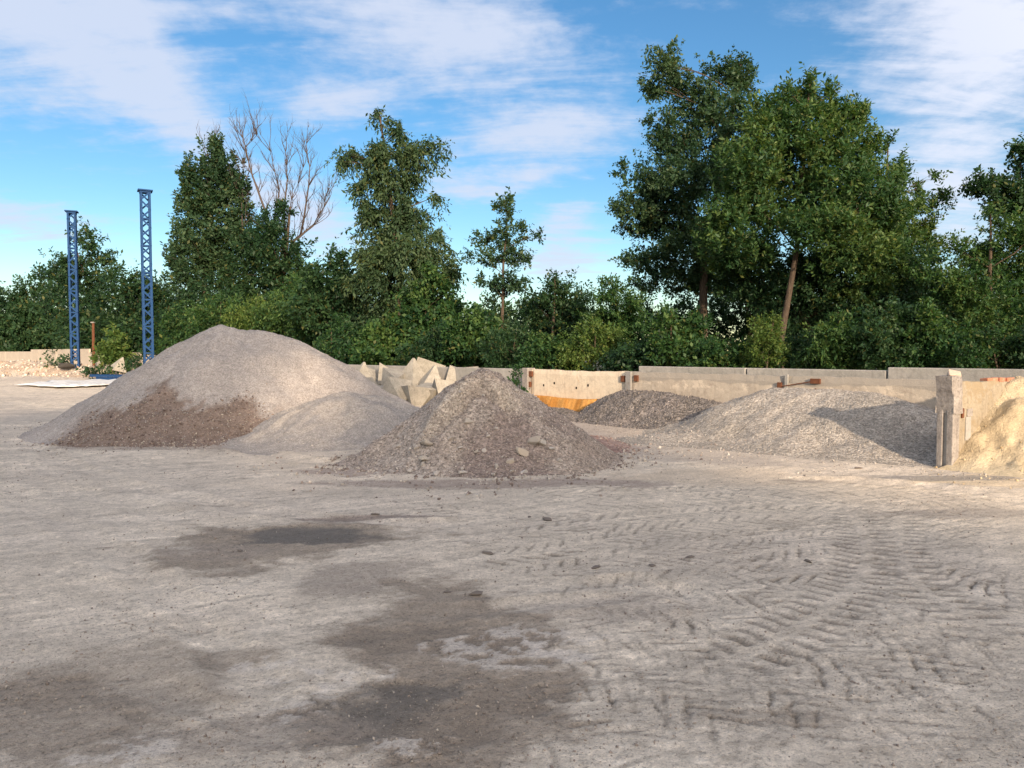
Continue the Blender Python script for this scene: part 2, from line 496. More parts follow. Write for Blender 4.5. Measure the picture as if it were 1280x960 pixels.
# (photo pixels along the wheel's path, width, lug pitch, slant, depth, keep): loader and truck tyres
TRACKS = [
    ([(640, 620), (760, 618), (900, 606), (1040, 606), (1290, 628)], .45, .20, -1.0, 0.0074, 0.95),
    ([(830, 618), (950, 612), (1100, 622), (1290, 642)], .50, .19, 1.0, 0.0099, 1.05),
    ([(690, 668), (800, 652), (950, 640), (1100, 640), (1290, 652)], .50, .18, 1.0, 0.0099, 1.05),
    ([(560, 702), (680, 690), (800, 668), (930, 652)], .45, .17, -1.0, 0.0062, 0.95),
    ([(420, 626), (520, 632), (640, 642), (760, 650)], .40, .17, 1.0, 0.0062, 0.85),
    ([(820, 700), (950, 690), (1060, 672), (1180, 664), (1300, 676)], .50, .15, 1.1, 0.0081, 1.02),
    ([(640, 742), (780, 716), (900, 706), (1010, 700)], .45, .15, 1.0, 0.0062, 0.90),
    ([(880, 742), (1000, 742), (1130, 728), (1300, 712)], .50, .15, 1.1, 0.0081, 1.02),
    ([(760, 742), (880, 752), (1010, 786), (1140, 840), (1300, 900)], .48, .14, 1.1, 0.0068, 1.00),
    ([(700, 764), (850, 792), (1000, 836), (1200, 905), (1330, 960)], .48, .14, 1.1, 0.0068, 1.00),
    ([(640, 790), (760, 810), (900, 868), (1050, 960)], .46, .13, 1.1, 0.0056, 0.95),
    ([(1080, 780), (1180, 815), (1310, 862)], .50, .14, 1.1, 0.0081, 1.02),
    ([(640, 850), (800, 905), (900, 965)], .45, .13, 1.0, 0.0050, 0.80),
    ([(1120, 690), (1190, 728), (1260, 752), (1340, 770)], .52, .15, 1.2, 0.0112, 1.05),
    ([(1122, 640), (1122, 682), (1150, 728), (1215, 775), (1290, 815)], .48, .150, .12, 0.0100, 1.02),
    ([(1062, 632), (1082, 672), (1078, 712), (1040, 756), (960, 806), (860, 842)], .48, .150, .12, 0.0110, 1.05),
]
# plain ruts with pushed-up edges
RUTS = [([(30, 556), (110, 590), (230, 622), (420, 648), (640, 655)], .35, .022), ([(0, 590), (120, 620), (260, 660)], .4, .018),
        ([(0, 600), (60, 640), (230, 760), (330, 880), (360, 965)], .30, .016), ([(640, 735), (780, 730), (860, 748), (960, 790)], .35, .022),
        ([(0, 500), (150, 520), (330, 566), (480, 585)], .5, .03), ([(60, 850), (240, 870), (420, 950)], .25, .014),
        ([(480, 762), (620, 758), (760, 748), (900, 735)], .3, .016), ([(960, 598), (1100, 602), (1290, 622)], .45, .03)]


_ALL = []


def all_tracks():
    """the named passes, overrun by fainter ones beside them; the two clear tyre bands come last"""
    if _ALL: return _ALL
    r = random.Random(44); n = len(TRACKS)
    for i, (px, w, pit, sl, dep, keep) in enumerate(TRACKS):
        pts = smooth_path(px)
        if i < n - 2 and px[0][0] > 500:
            for k in range(2):
                o = (-1, 1)[k] * r.uniform(.38, .62); q = []
                for a, b in zip(pts[:-1], pts[1:]):
                    L = math.dist(a, b) or 1; q.append((a[0] - (b[1] - a[1]) / L * o, a[1] + (b[0] - a[0]) / L * o))
                _ALL.append((q, w * r.uniform(.8, 1.1), pit * r.uniform(.85, 1.2), sl * r.uniform(.8, 1.2), dep * r.uniform(.6, .9), keep * r.uniform(.6, .8)))
        _ALL.append((pts, w, pit, sl, dep * (.8 if i < n - 2 else 1), keep * (.95 if i < n - 2 else 1)))
    return _ALL


def ground_fields(x, y, tracks=False, want_mark=False):
    z = (fbm(x * .22, y * .22, 3, 3) - .5) * .14 * sstep(3, 9, y) + (fbm(x * .9, y * .9, 11, 4) - .5) * .05
    z += (fbm(x * 4.2, y * 4.2, 21, 3, .6) - .5) * .012
    mark = np.zeros(x.shape); ztr = np.zeros(x.shape)
    if not tracks: return z
    z += (fbm(x * 14, y * 18, 23, 3, .6) - .5) * .006 * sstep(30, 14, y)
    # scrape lines left by a bucket, running across and slightly away
    u = x * .97 + y * .25; v = -x * .25 + y * .97
    z += (fbm(u * .7, v * 11, 25, 3, .6) - .5) * .006 * sstep(.42, .62, fbm(x * .35, y * .5, 27, 2)) * sstep(30, 14, y)
    ALL = all_tracks()
    for i, (pts, w, pit, sl, dep, keep) in enumerate(ALL):
        pa = np.array(pts); m = w / 2 + .25
        sel = (x > pa[:, 0].min() - m) & (x < pa[:, 0].max() + m) & (y > pa[:, 1].min() - m) & (y < pa[:, 1].max() + m)
        xn, yn = x[sel], y[sel]
        if not len(xn): continue
        s_, d_, Lt = path_sd(xn, yn, pts)
        patch = fbm(xn * .9, yn * .9, 31 + i, 3, .55); edge = (fbm(xn * 9, yn * 9, 51, 2) - .5)
        dep = dep * .62
        d_ = d_ + edge * .03
        inside = sstep(w / 2 + .03, w / 2 - .03, np.abs(d_))
        ends = sstep(0, .5, s_) * sstep(Lt, Lt - .5, s_)
        ph = s_ / pit + np.abs(d_) * sl / pit + np.where(d_ > 0, .5, 0) + edge * .3
        fr = ph - np.floor(ph)
        rnd = hash3(np.floor(ph), np.where(d_ > 0, 1., 0.), np.zeros(ph.shape), 900 + i)
        rnd = .5 + .5 * sstep(.15, .65, rnd) if i < len(ALL) - 2 else .8 + .2 * rnd
        wd = .16 if i >= len(ALL) - 2 else 0
        lug = sstep(.05, .13, fr) * sstep(.40 + wd, .26 + wd, fr)
        band = sstep(.035, .06, np.abs(d_))
        mask = inside * ends * sstep(1 - keep - .15, 1 - keep + .2, patch + .2 * edge)
        zz = -mask * (.12 * dep + lug * band * dep * rnd) + mask * band * .35 * dep * sstep(.52, .62, fr) * sstep(.9, .7, fr)
        zz += ends * dep * .3 * np.exp(-((np.abs(d_) - w / 2 - .04) / .035) ** 2) * sstep(.35, .6, patch)
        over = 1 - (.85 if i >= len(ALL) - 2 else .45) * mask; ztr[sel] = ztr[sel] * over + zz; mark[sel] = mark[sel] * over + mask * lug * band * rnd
    for i, (px, w, dep) in enumerate(RUTS):
        pts = smooth_path(px); pa = np.array(pts); m = w + .6
        sel = (x > pa[:, 0].min() - m) & (x < pa[:, 0].max() + m) & (y > pa[:, 1].min() - m) & (y < pa[:, 1].max() + m)
        xn, yn = x[sel], y[sel]
        if not len(xn): continue
        s_, d_, Lt = path_sd(xn, yn, pts)
        d_ = d_ + (fbm(xn * 9, yn * 9, 51, 2) - .5) * .08 + (fbm(xn * 2, yn * 2, 77 + i, 2) - .5) * .25
        ends = sstep(0, .8, s_) * sstep(Lt, Lt - .8, s_)
        z[sel] += -ends * dep * np.exp(-(d_ / (w * .45)) ** 2) + ends * dep * .8 * np.exp(-((np.abs(d_) - w * .62) / .07) ** 2) * (.3 + fbm(xn * 5, yn * 5, 91 + i, 2))
    z = z + ztr
    return (z, mark) if want_mark else z


def blob(x, y, c, rx, ry, rot=0.0, seed=0, rag=.6, sc=1.2):
    dx, dy = x - c[0], y - c[1]; ca, sa = math.cos(rot), math.sin(rot)
    u = (dx * ca + dy * sa) / rx; v = (-dx * sa + dy * ca) / ry
    n = (fbm(x * sc, y * sc * 1.4, seed, 5, .6) - .5) * 2 * rag
    n = n + (fbm(x * 7, y * 11, seed + 71, 4, .65) - .5) * .55
    return sstep(1.06, .68, np.sqrt(u * u + v * v) + n)


def ground_colour(x, y, mark):
    n1 = fbm(x * .35, y * .5, 101, 4); n2 = fbm(x * 1.6, y * 2.2, 111, 5, .6); n3 = fbm(x * 6, y * 9, 121, 4, .6)
    grey = np.array([.68, .60, .495]); tan = np.array([.77, .665, .525]); pink = np.array([.63, .555, .465])
    c = grey[None] * np.ones((len(x), 1))
    w = sstep(-1.0, 4.5, x + (n1 - .5) * 4) * sstep(4.5, 8, y + (n1 - .5) * 3)
    c = c * (1 - w[:, None]) + tan[None] * w[:, None]
    p = (sstep(.45, .7, n1) * .7)[:, None]; c = c * (1 - p) + pink[None] * p
    c *= (.78 + .44 * n2)[:, None]; c *= (.82 + .36 * n3)[:, None]
    # streaks dragged by wheels and buckets
    u = x * .90 + y * .43; v = -x * .43 + y * .90
    st = fbm(u * .55, v * 7.5, 131, 4, .62); st2 = fbm(u * 1.8, v * 22, 133, 3, .6)
    c *= (.80 + .40 * st)[:, None]; c *= (.86 + .28 * st2)[:, None]
    # dark crumbs and scuffs
    sc = sstep(.62, .72, fbm(u * 5, v * 20, 135, 4, .6)) * sstep(.4, .6, n1 + n2 - .5)
    c *= (1 - .30 * sc)[:, None]
    sc2 = sstep(.60, .66, fbm(x * 13, y * 21, 137, 4, .65)) * sstep(.42, .6, fbm(x * .8, y * .8, 139, 3)); c *= (1 - .20 * sc2)[:, None]
    sc3 = sstep(.60, .68, fbm(x * 8 + 40, y * 14, 141, 4, .65)) * sstep(.45, .6, fbm(x * .6 + 9, y * .6, 143, 3)); c *= (1 + .16 * sc3)[:, None]
    # tyre lug imprints painted darker: shade of the recesses, plus some damp subsoil
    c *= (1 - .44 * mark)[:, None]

    def lay(mask, colr, k=1.0):
        nonlocal c
        m = np.clip(mask * k, 0, 1)[:, None]; c = c * (1 - m) + np.array(colr)[None] * (.8 + .4 * n3)[:, None] * m

    def pb(px, py, wpx, d, rot=0, seed=0, rag=.6, sc=1.2):
        g_ = gp(px, py); return blob(x, y, (g_.x, g_.y), wpx * g_.y / F, d, rot, seed, rag, sc)
    damp = (.285, .238, .188)
    wet = (.150, .134, .115)
    lay(pb(345, 678, 170, .90, 0, 1, .85), damp, .8)
    lay(pb(375, 668, 115, .40, 0, 2, .8), wet, .85)
    lay(pb(470, 646, 130, .12, .05, 3, .6), (.25, .205, .18), .8)
    lay(pb(430, 725, 110, .40, .15, 15, 1.0), (.36, .31, .26), .7)
    lay(pb(530, 770, 165, .65, .25, 4, .95), damp, .8)
    lay(pb(555, 850, 170, .66, .35, 5, .95), damp, .85)
    lay(pb(470, 885, 120, .28, .3, 6, .9), wet, .7)
    lay(pb(590, 930, 160, .42, .2, 7, .9), damp, .75)
    lay(pb(40, 905, 190, .40, -.1, 8, 1.0), damp, .7)
    lay(pb(170, 850, 150, .34, -.4, 18, 1.0), damp, .5)
    lay(pb(330, 915, 130, .24, .1, 19, 1.0), (.34, .29, .24), .6)
    lay(pb(960, 900, 130, .14, 0, 9, .9), damp, .4)
    lay(pb(1200, 640, 120, .30, 0, 10, .9), (.38, .33, .28), .5)
    lay(pb(770, 765, 110, .3, .2, 12, .9), (.40, .345, .29), .5)
    lay(pb(300, 820, 70, .2, 0, 13, .9), damp, .6)
    lay(pb(250, 690, 80, .22, .1, 14, .9), (.33, .285, .24), .6)
    # pale cement crusts
    pale = (.74, .68, .61)
    for (a, b, wp, d, sd) in [(400, 850, 60, .16, 31), (460, 840, 50, .14, 32), (370, 890, 70, .14, 33), (150, 945, 60, .12, 34), (640, 808, 110, .35, 35), (330, 832, 50, .10, 36), (520, 930, 70, .12, 37)]:
        lay(pb(a, b, wp, d, .2, sd, .8, 3.0) * sstep(.46, .56, fbm(x * 9, y * 16, sd + 60, 5, .65)), pale, .6)
    lay(pb(350, 604, 95, .55, 0, 41, .5), (.70, .61, .50), .8)
    lay(pb(900, 595, 150, .7, 0, 42, .7), (.66, .55, .42), .6)
    lay(pb(1230, 600, 80, .5, 0, 43, .6), (.70, .56, .37), .7)
    # spilled stone
    lay(pb(740, 556, 60, 1.4, .3, 44, .5), (.40, .26, .22), .75)
    lay(pb(600, 605, 230, .35, 0, 45, .5), (.35, .29, .25), .8)
    lay(pb(440, 590, 90, .5, 0, 46, .6), (.34, .27, .24), .7)
    lay(pb(900, 560, 240, 2.0, 0, 47, .5), (.46, .41, .36), .7)
    lay(pb(745, 537, 130, 2.6, 0, 53, .5), (.42, .36, .31), .85)
    lay(pb(1180, 597, 90, .22, -.05, 48, .6), (.28, .265, .245), .75)
    lay(pb(1000, 598, 60, .12, 0, 49, .6), (.30, .27, .24), .6)
    lay(pb(60, 520, 200, 3.0, 0, 50, .8), (.44, .40, .36), .4)
    lay(pb(230, 560, 200, .5, 0, 52, .6), (.30, .25, .215), .6)
    far = sstep(32, 44, y) * sstep(-8, -14, x)
    lay(far * sstep(.35, .65, n1), (.66, .57, .47), .7)
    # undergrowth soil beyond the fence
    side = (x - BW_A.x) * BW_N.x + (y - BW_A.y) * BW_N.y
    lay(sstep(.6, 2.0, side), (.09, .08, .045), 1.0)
    return c


def build_ground():
    ya = np.concatenate([np.linspace(-90, 0.5, 14), np.linspace(1.2, 2.2, 12)])
    yb = 2.3 * np.exp(np.arange(0, 630) * .0047)          # to about 43 m
    yc = yb[-1] * np.exp(np.arange(1, 60) * .055)
    ys = np.concatenate([ya, yb, yc])
    ca = np.linspace(-1, 1, 470)
    co = 1.0 * np.exp(np.arange(1, 26) * .16) * 1.0
    cs = np.concatenate([-co[::-1], ca, co])
    w = .74 * np.maximum(ys, 1.2) + .6
    X = cs[None, :] * w[:, None]; Yg = np.repeat(ys[:, None], len(cs), 1)
    x = X.ravel(); y = Yg.ravel()
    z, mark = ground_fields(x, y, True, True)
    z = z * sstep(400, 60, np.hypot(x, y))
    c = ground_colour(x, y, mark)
    lum = c.mean(1); z = z - .018 * sstep(.34, .20, lum) * (y < 9) * (y > 2.5)
    r, q = len(ys), len(cs)
    i = np.arange((r - 1) * (q - 1)); a = (i // (q - 1)) * q + i % (q - 1)
    faces = np.stack([a, a + 1, a + 1 + q, a + q], 1)
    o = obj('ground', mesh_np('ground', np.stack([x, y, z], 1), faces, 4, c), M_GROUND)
    tag(o, 'dusty grey yard ground with tyre tracks and damp stains', kind='structure')


build_ground()


def gz(x, y):
    return float(ground_fields(np.array([x], float), np.array([y], float), True)[0])


# ------------------------------------------------------------------ stones
_OCT_V = np.array([(1, 0, 0), (-1, 0, 0), (0, 1, 0), (0, -1, 0), (0, 0, 1), (0, 0, -1)], float)
_OCT_F = np.array([(0, 2, 4), (2, 1, 4), (1, 3, 4), (3, 0, 4), (2, 0, 5), (1, 2, 5), (3, 1, 5), (0, 3, 5)])
_t = (1 + 5 ** .5) / 2
_ICO_V = np.array([(-1, _t, 0), (1, _t, 0), (-1, -_t, 0), (1, -_t, 0), (0, -1, _t), (0, 1, _t), (0, -1, -_t), (0, 1, -_t), (_t, 0, -1), (_t, 0, 1), (-_t, 0, -1), (-_t, 0, 1)]) / math.hypot(1, _t)
_ICO_F = np.array([(0, 11, 5), (0, 5, 1), (0, 1, 7), (0, 7, 10), (0, 10, 11), (1, 5, 9), (5, 11, 4), (11, 10, 2), (10, 7, 6), (7, 1, 8), (3, 9, 4), (3, 4, 2), (3, 2, 6), (3, 6, 8), (3, 8, 9), (4, 9, 5), (2, 4, 11), (6, 2, 10), (8, 6, 7), (9, 8, 1)])
RNG = np.random.default_rng(5)


def rand_rot(n):
    q = RNG.normal(size=(n, 4)); q /= np.linalg.norm(q, axis=1)[:, None]
    w, x, y, z = q.T
    return np.stack([np.stack([1 - 2 * (y * y + z * z), 2 * (x * y - z * w), 2 * (x * z + y * w)], 1),
                     np.stack([2 * (x * y + z * w), 1 - 2 * (x * x + z * z), 2 * (y * z - x * w)], 1),
                     np.stack([2 * (x * z - y * w), 2 * (y * z + x * w), 1 - 2 * (x * x + y * y)], 1)], 1)


def stones_mesh(name, pos, size, col, ico=False, flat=.7):
    """many separate stones as one mesh; pos (n,3), size (n,), col (n,3)"""
    V, Fc = (_ICO_V, _ICO_F) if ico else (_OCT_V, _OCT_F)
    n = len(pos); k = len(V)
    v = V[None] * (1 + RNG.uniform(-.3, .35, (n, k, 1)))
    v = v * np.stack([RNG.uniform(.7, 1.2, n), RNG.uniform(.6, 1.0, n), RNG.uniform(.4, flat + .1, n)], 1)[:, None, :]
    v = np.einsum('nij,nkj->nki', rand_rot(n), v) * (size / 2)[:, None, None] + pos[:, None, :]
    f = Fc[None] + (np.arange(n) * k)[:, None, None]
    return mesh_np(name, v.reshape(-1, 3), f.reshape(-1, 3), 3, np.repeat(col, k, 0), smooth=False)


# ------------------------------------------------------------------ heaps
HEAPS = {}


def heap(name, label, cat, ridge, slope, mat, colour, apron=.35, rough=.05, seed=0, res=.06, group=None, pad=1.2,
         extra=None, keep=None, round_=.25, lump=2.2, gully=.13):
    """a heap at its angle of repose along a ridge of (x, y, z) points; top-level mesh with a colour attribute"""
    P = []
    for a, b in zip(ridge[:-1], ridge[1:]) if len(ridge) > 1 else [(ridge[0], ridge[0])]:
        n = max(2, int(math.dist(a, b) / .12))
        for i in range(n): P.append([a[k] + (b[k] - a[k]) * i / n for k in range(3)])
    P.append(list(ridge[-1])); P = np.array(P)
    ext = P[:, 2].max() / slope + apron + pad
    x0, x1 = P[:, 0].min() - ext, P[:, 0].max() + ext; y0, y1 = P[:, 1].min() - ext, P[:, 1].max() + ext
    nx, ny = int((x1 - x0) / res), int((y1 - y0) / res)
    X, Y = np.meshgrid(np.linspace(x0, x1, nx), np.linspace(y0, y1, ny)); x = X.ravel(); y = Y.ravel()

    def height(x, y):
        wx = x + (fbm(x * .8, y * .8, seed, 3) - .5) * .5; wy = y + (fbm(x * .8, y * .8, seed + 9, 3) - .5) * .5
        h = np.full(x.shape, -9.0)
        for p in P:
            d = np.hypot(wx - p[0], wy - p[1]); d = np.sqrt(d * d + round_ ** 2) - round_
            h = np.maximum(h, p[2] - d * slope)
        # run-out at the foot
        k = apron * slope
        h = np.where(h > k, h, np.where(h > -k, (h + k) ** 2 / (4 * k), (h + k) * .5 - .0))
        h = np.where(h < 0, h, h + (fbm(x * lump, y * lump, seed + 3, 4, .6) - .5) * 2 * rough * sstep(0, .25, h)
                     + (fbm(x * 9, y * 9, seed + 5, 2) - .5) * .03 * sstep(0, .15, h))
        # runnels where stone has slid down
        i0 = P[:, 2].argmax(); an = np.arctan2(y - P[i0, 1], x - P[i0, 0]); ds = np.hypot(x - P[i0, 0], y - P[i0, 1])
        h = h + np.where(h > .05, (fbm(an * 5.0, ds * .5 + an, seed + 6, 4, .6) - .5) * gully * sstep(0, .4, h) * sstep(.1, .8, ds), 0)
        if extra is not None: h = extra(x, y, h)
        return h
    h = height(x, y)
    base = ground_fields(x, y)
    z = np.maximum(base - .02, 0) * 0 + base - .03 + np.maximum(h, -.25)
    vis = h > .003
    if keep is not None: vis &= keep(x, y)
    i = np.arange((ny - 1) * (nx - 1)); a = (i // (nx - 1)) * nx + i % (nx - 1)
    q = np.stack([a, a + 1, a + 1 + nx, a + nx], 1)
    q = q[vis[q].any(1)]
    if keep is not None: q = q[keep(x, y)[q].all(1)]
    c = colour(x, y, h)
    used = np.unique(q); rm = np.zeros(len(x), int); rm[used] = np.arange(len(used))
    loc = Vector((P[:, 0].mean(), P[:, 1].mean(), 0))
    v = np.stack([x, y, z], 1)[used] - np.array(loc)[None]
    o = obj(name, mesh_np(name, v, rm[q], 4, c[used]), mat)
    o.location = loc
    tag(o, label, cat, group)
    HEAPS[o.name] = dict(o=o, height=height, loc=np.array(loc), box=(x0, x1, y0, y1), keep=keep, colour=colour)
    return o


def on_heap(o, n, hmin=.02, bias=None):
    H = HEAPS[o.name]; x0, x1, y0, y1 = H['box']
    x = RNG.uniform(x0, x1, n); y = RNG.uniform(y0, y1, n); h = H['height'](x, y)
    ok = h > hmin
    if H['keep'] is not None: ok &= H['keep'](x, y)
    x, y, h = x[ok], y[ok], h[ok]
    if bias is not None:
        ok = RNG.uniform(size=len(x)) < bias(x, y, h); x, y, h = x[ok], y[ok], h[ok]
    return x, y, h + ground_fields(x, y) - .03


def grit(o, n, smin, smax, cols, hmin=.02, bias=None, name='loose_stones', ico=False, power=2.5):
    """loose stones on a heap: one part, too many to count"""
    x, y, z = on_heap(o, n, hmin, bias)
    m = len(x); size = smin + (smax - smin) * RNG.uniform(size=m) ** power
    cols = np.array(cols); c = cols[RNG.integers(0, len(cols), m)] * RNG.uniform(.75, 1.25, (m, 1))
    pos = np.stack([x, y, z + size * .12], 1) - HEAPS[o.name]['loc'][None]
    s = obj(name, stones_mesh(name, pos, size, c, ico), M_STONE, o)
    s['kind'] = 'stuff'
    return s


def toe(o, n, smin, smax, cols, reach=.3):
    """stones that rolled off the heap's foot"""
    H = HEAPS[o.name]; x0, x1, y0, y1 = H['box']
    x = RNG.uniform(x0, x1, n); y = RNG.uniform(y0, y1, n); h = H['height'](x, y)
    pr = np.where(h < .03, np.exp(-((.03 - h) / (reach * .35)) ** 1.0), 0) * (h > -reach) * sstep(.30, .62, fbm(x * 1.6, y * 1.6, 611, 3))
    ok = RNG.uniform(size=n) < pr
    if H['keep'] is not None: ok &= H['keep'](x, y)
    x, y = x[ok], y[ok]; m = len(x)
    size = smin + (smax - smin) * RNG.uniform(size=m) ** 3; cols = np.array(cols)
    c = cols[RNG.integers(0, len(cols), m)] * RNG.uniform(.75, 1.25, (m, 1))
    pos = np.stack([x, y, ground_fields(x, y, True) + size * .15], 1) - H['loc'][None]
    s_ = obj('spilled_stones', stones_mesh('spilled_stones', pos, size, c), M_STONE, o); s_['kind'] = 'stuff'


def mixc(a, b, m):
    m = np.clip(m, 0, 1)[:, None]; return np.array(a)[None] * (1 - m) + np.array(b)[None] * m


# big grey screenings heap on the left
def brown_zone(x, y, h):
    top = .50 + .42 * np.exp(-((x + 6.75) / .55) ** 2) + .36 * np.exp(-((x + 5.25) / .42) ** 2)
    return sstep(top + .16, top - .12, h) * sstep(-8.5, -7.8, x) * sstep(-4.3, -4.8, x) * sstep(15.9, 15.4, y)


def col_big(x, y, h):
    n = fbm(x * 1.1, y * 1.1, 201, 5, .6)
    c = mixc((.35, .32, .295), (.41, .37, .335), sstep(.4, .65, n))
    c = c * (1 - .0 * h[:, None])
    warm = sstep(-5.2, -3.6, x) * .6
    c = c * (1 - warm[:, None]) + np.array((.46, .40, .345))[None] * warm[:, None]
    nb = fbm(x * 2.5, y * 2.5, 203, 4, .65)
    low = brown_zone(x, y, h + (nb - .5) * .9 + (fbm(x * 11, y * 11, 209, 3) - .5) * .35)
    spk = .7 + .6 * fbm(x * 9, y * 9, 205, 3)
    c = c * (1 - low[:, None]) + np.array((.215, .165, .135))[None] * (low * spk)[:, None]
    # pale slumps and drag lines down the slope
    sl = sstep(.60, .72, fbm(x * 3.5 + y * .4, y * .6, 207, 4, .6)) * (1 - low)
    return c * (1 + .14 * sl[:, None])


big = heap('gravel_heap', 'largest heap of fine grey stone screenings, at the left of the yard', 'gravel heap',
           [(-6.55, 16.4, 2.24), (-6.45, 16.5, 2.28), (-6.1, 16.5, 2.19), (-5.55, 16.6, 2.13), (-5.05, 16.7, 1.97), (-4.3, 16.9, 1.56), (-3.7, 17.2, 1.15), (-2.7, 17.4, .62)],
           .66, M_GRAV_FINE, col_big, apron=.55, rough=.05, seed=210, res=.06, group='stone heaps', round_=.14)
grit(big, 30000, .010, .034, [(.40, .38, .36), (.48, .45, .42), (.28, .26, .25), (.33, .27, .23)], .02, lambda x, y, h: np.where(y < 16.6, .9, .15))
grit(big, 60000, .022, .065, [(.24, .18, .145), (.30, .235, .19), (.40, .35, .29), (.15, .11, .095)], .02,
     lambda x, y, h: .9 * brown_zone(x, y, h), name='brown_coarse_stones')


def col_small(x, y, h):
    n = fbm(x * 1.6, y * 1.6, 221, 5, .6)
    return mixc((.33, .305, .28), (.42, .375, .325), sstep(.42, .68, n + .25 * (h - .5)))


small = heap('gravel_heap', 'low rounded heap of pale screenings against the right foot of the largest heap', 'gravel heap',
             [(-3.9, 14.5, .66), (-3.3, 14.7, .88), (-2.6, 15.1, .74), (-1.9, 15.6, .45)], .50, M_GRAV_FINE, col_small,
             apron=.6, rough=.06, seed=230, res=.05, group='stone heaps', round_=.5)
grit(small, 9000, .010, .036, [(.40, .37, .34), (.48, .44, .40), (.30, .26, .235)], .02, lambda x, y, h: np.where(y < 15, .9, .3))


# mixed heap in the middle, crusted on its crest
SCARP = [(-1.45, 10.30), (-.95, 10.58), (-.70, 10.84), (-.47, 11.02), (-.30, 10.95), (-.08, 10.86)]      # the broken edge of the crust


def scarp(x, y):
    n = (fbm(x * 5, y * 5, 243, 3) - .5) * .16
    s_, d_, Lt = path_sd(x + n, y + n * .7, SCARP)
    return s_, d_, Lt


def front_extra(x, y, h):
    s_, d_, Lt = scarp(x, y)
    w = sstep(0, .5, s_) * sstep(Lt + .05, Lt - .12, s_) * (np.abs(d_) < .8)
    h = h + np.where(h > .1, (.10 * sstep(-.015, .03, d_) * sstep(.55, .10, d_) * 1.7 - .07 * np.exp(-((d_ + .04) / .05) ** 2)) * w, 0)
    return h + np.where(h > .05, (fbm(x * 6, y * 6, 244, 3) - .5) * .06, 0)


def col_front(x, y, h):
    n = fbm(x * 2.2, y * 2.2, 241, 5, .6); n2 = fbm(x * .9, y * .9, 246, 3)
    c = mixc((.29, .24, .205), (.38, .325, .275), sstep(.4, .66, n))
    purple = sstep(.46, .62, n2) * .8
    c = c * (1 - purple[:, None]) + np.array((.25, .20, .175))[None] * purple[:, None]
    s_, d_, Lt = scarp(x, y)
    crust = np.exp(-((d_ - .10 + (n - .5) * .2) / .12) ** 2) * sstep(0, .5, s_) * sstep(Lt + .3, Lt - .1, s_)
    c = c * (1 - .8 * crust[:, None]) + np.array((.50, .43, .345))[None] * .8 * crust[:, None]
    top = sstep(1.15, 1.4, h); c = c * (1 - top[:, None] * .5) + np.array((.34, .265, .215))[None] * top[:, None] * .5
    lf = sstep(-.6, -1.4, x) * .55; c = c * (1 - lf[:, None]) + np.array((.36, .32, .285))[None] * lf[:, None]
    rt = sstep(.35, 1.3, x) * .5; c = c * (1 - rt[:, None]) + np.array((.37, .315, .26))[None] * rt[:, None]
    return c


front = heap('gravel_heap', 'conical heap of mixed brown crushed stone with a crusted crest', 'gravel heap',
             [(-2.35, 10.85, .16), (-1.65, 11.0, .56), (-.95, 11.25, 1.06), (-.50, 11.45, 1.38), (-.36, 11.5, 1.43), (-.18, 11.55, 1.36), (-.08, 11.6, 1.26)], .77, M_GRAV_MID, col_front, apron=.30, rough=.085,
             seed=240, res=.035, group='stone heaps', round_=.04, extra=front_extra, lump=1.9)
grit(front, 34000, .012, .042, [(.30, .25, .22), (.38, .33, .285), (.17, .135, .12), (.58, .52, .46), (.32, .265, .23), (.46, .41, .36)], .01, lambda x, y, h: np.where(y < 11.7, .95, .15))
grit(front, 420, .05, .10, [(.40, .36, .32), (.46, .42, .37), (.30, .26, .235)], .02, lambda x, y, h: np.where(y < 11.3, .8, .1) * sstep(.3, .7, fbm(x * 1.5, y * 1.5, 260, 3) + .1), name='coarse_stones', ico=True, power=2)


def lump_mesh(seed, k=2, amp=.28, flat=.7):
    """an angular broken stone: hull of a few random points, edges lightly worn"""
    import bmesh
    bm = bmesh.new(); r = random.Random(seed)
    for _ in range(15):
        u = Vector((r.gauss(0, 1), r.gauss(0, 1), r.gauss(0, 1))).normalized() * r.uniform(.40, .54)
        bm.verts.new((u.x, u.y, u.z * flat))
    res = bmesh.ops.convex_hull(bm, input=bm.verts)
    bmesh.ops.delete(bm, geom=[v for v in bm.verts if not v.link_faces], context='VERTS')
    bmesh.ops.bevel(bm, geom=list(bm.edges), offset=.025, segments=1, affect='EDGES')
    me = bpy.data.meshes.new('stone'); bm.to_mesh(me); bm.free()
    me.attributes.new('col', 'FLOAT_COLOR', 'POINT')
    return me


def stone(name, loc, size, colr, seed, parent=None, flat=.7, rot=None, mat=None):
    me = lump_mesh(seed, 2, .26, flat)
    c = np.ones((len(me.vertices), 4), np.float32); c[:, :3] = colr
    me.attributes['col'].data.foreach_set('color', c.ravel())
    o = obj(name, me, mat or M_STONE, parent)
    p = Vector(loc)
    if parent is not None: p = p - parent.location
    o.location = p; o.scale = size if isinstance(size, (tuple, list)) else (size,) * 3
    o.rotation_euler = rot or (random.uniform(-.5, .5), random.uniform(-.5, .5), random.uniform(0, 6))
    return o


def ray_heap(o, px, py, y0=6, y1=20):
    """first point of a heap along the line of sight through a photo pixel"""
    H = HEAPS[o.name]; Y = np.linspace(y0, y1, 600); a = at(px, py, y0); b = at(px, py, y1)
    t = (Y - y0) / (y1 - y0); X = a.x + (b.x - a.x) * t; Z = a.z + (b.z - a.z) * t
    hit = np.nonzero(Z <= H['height'](X, Y))[0]
    i = hit[0] if len(hit) else 300
    return Vector((X[i], Y[i], Z[i]))


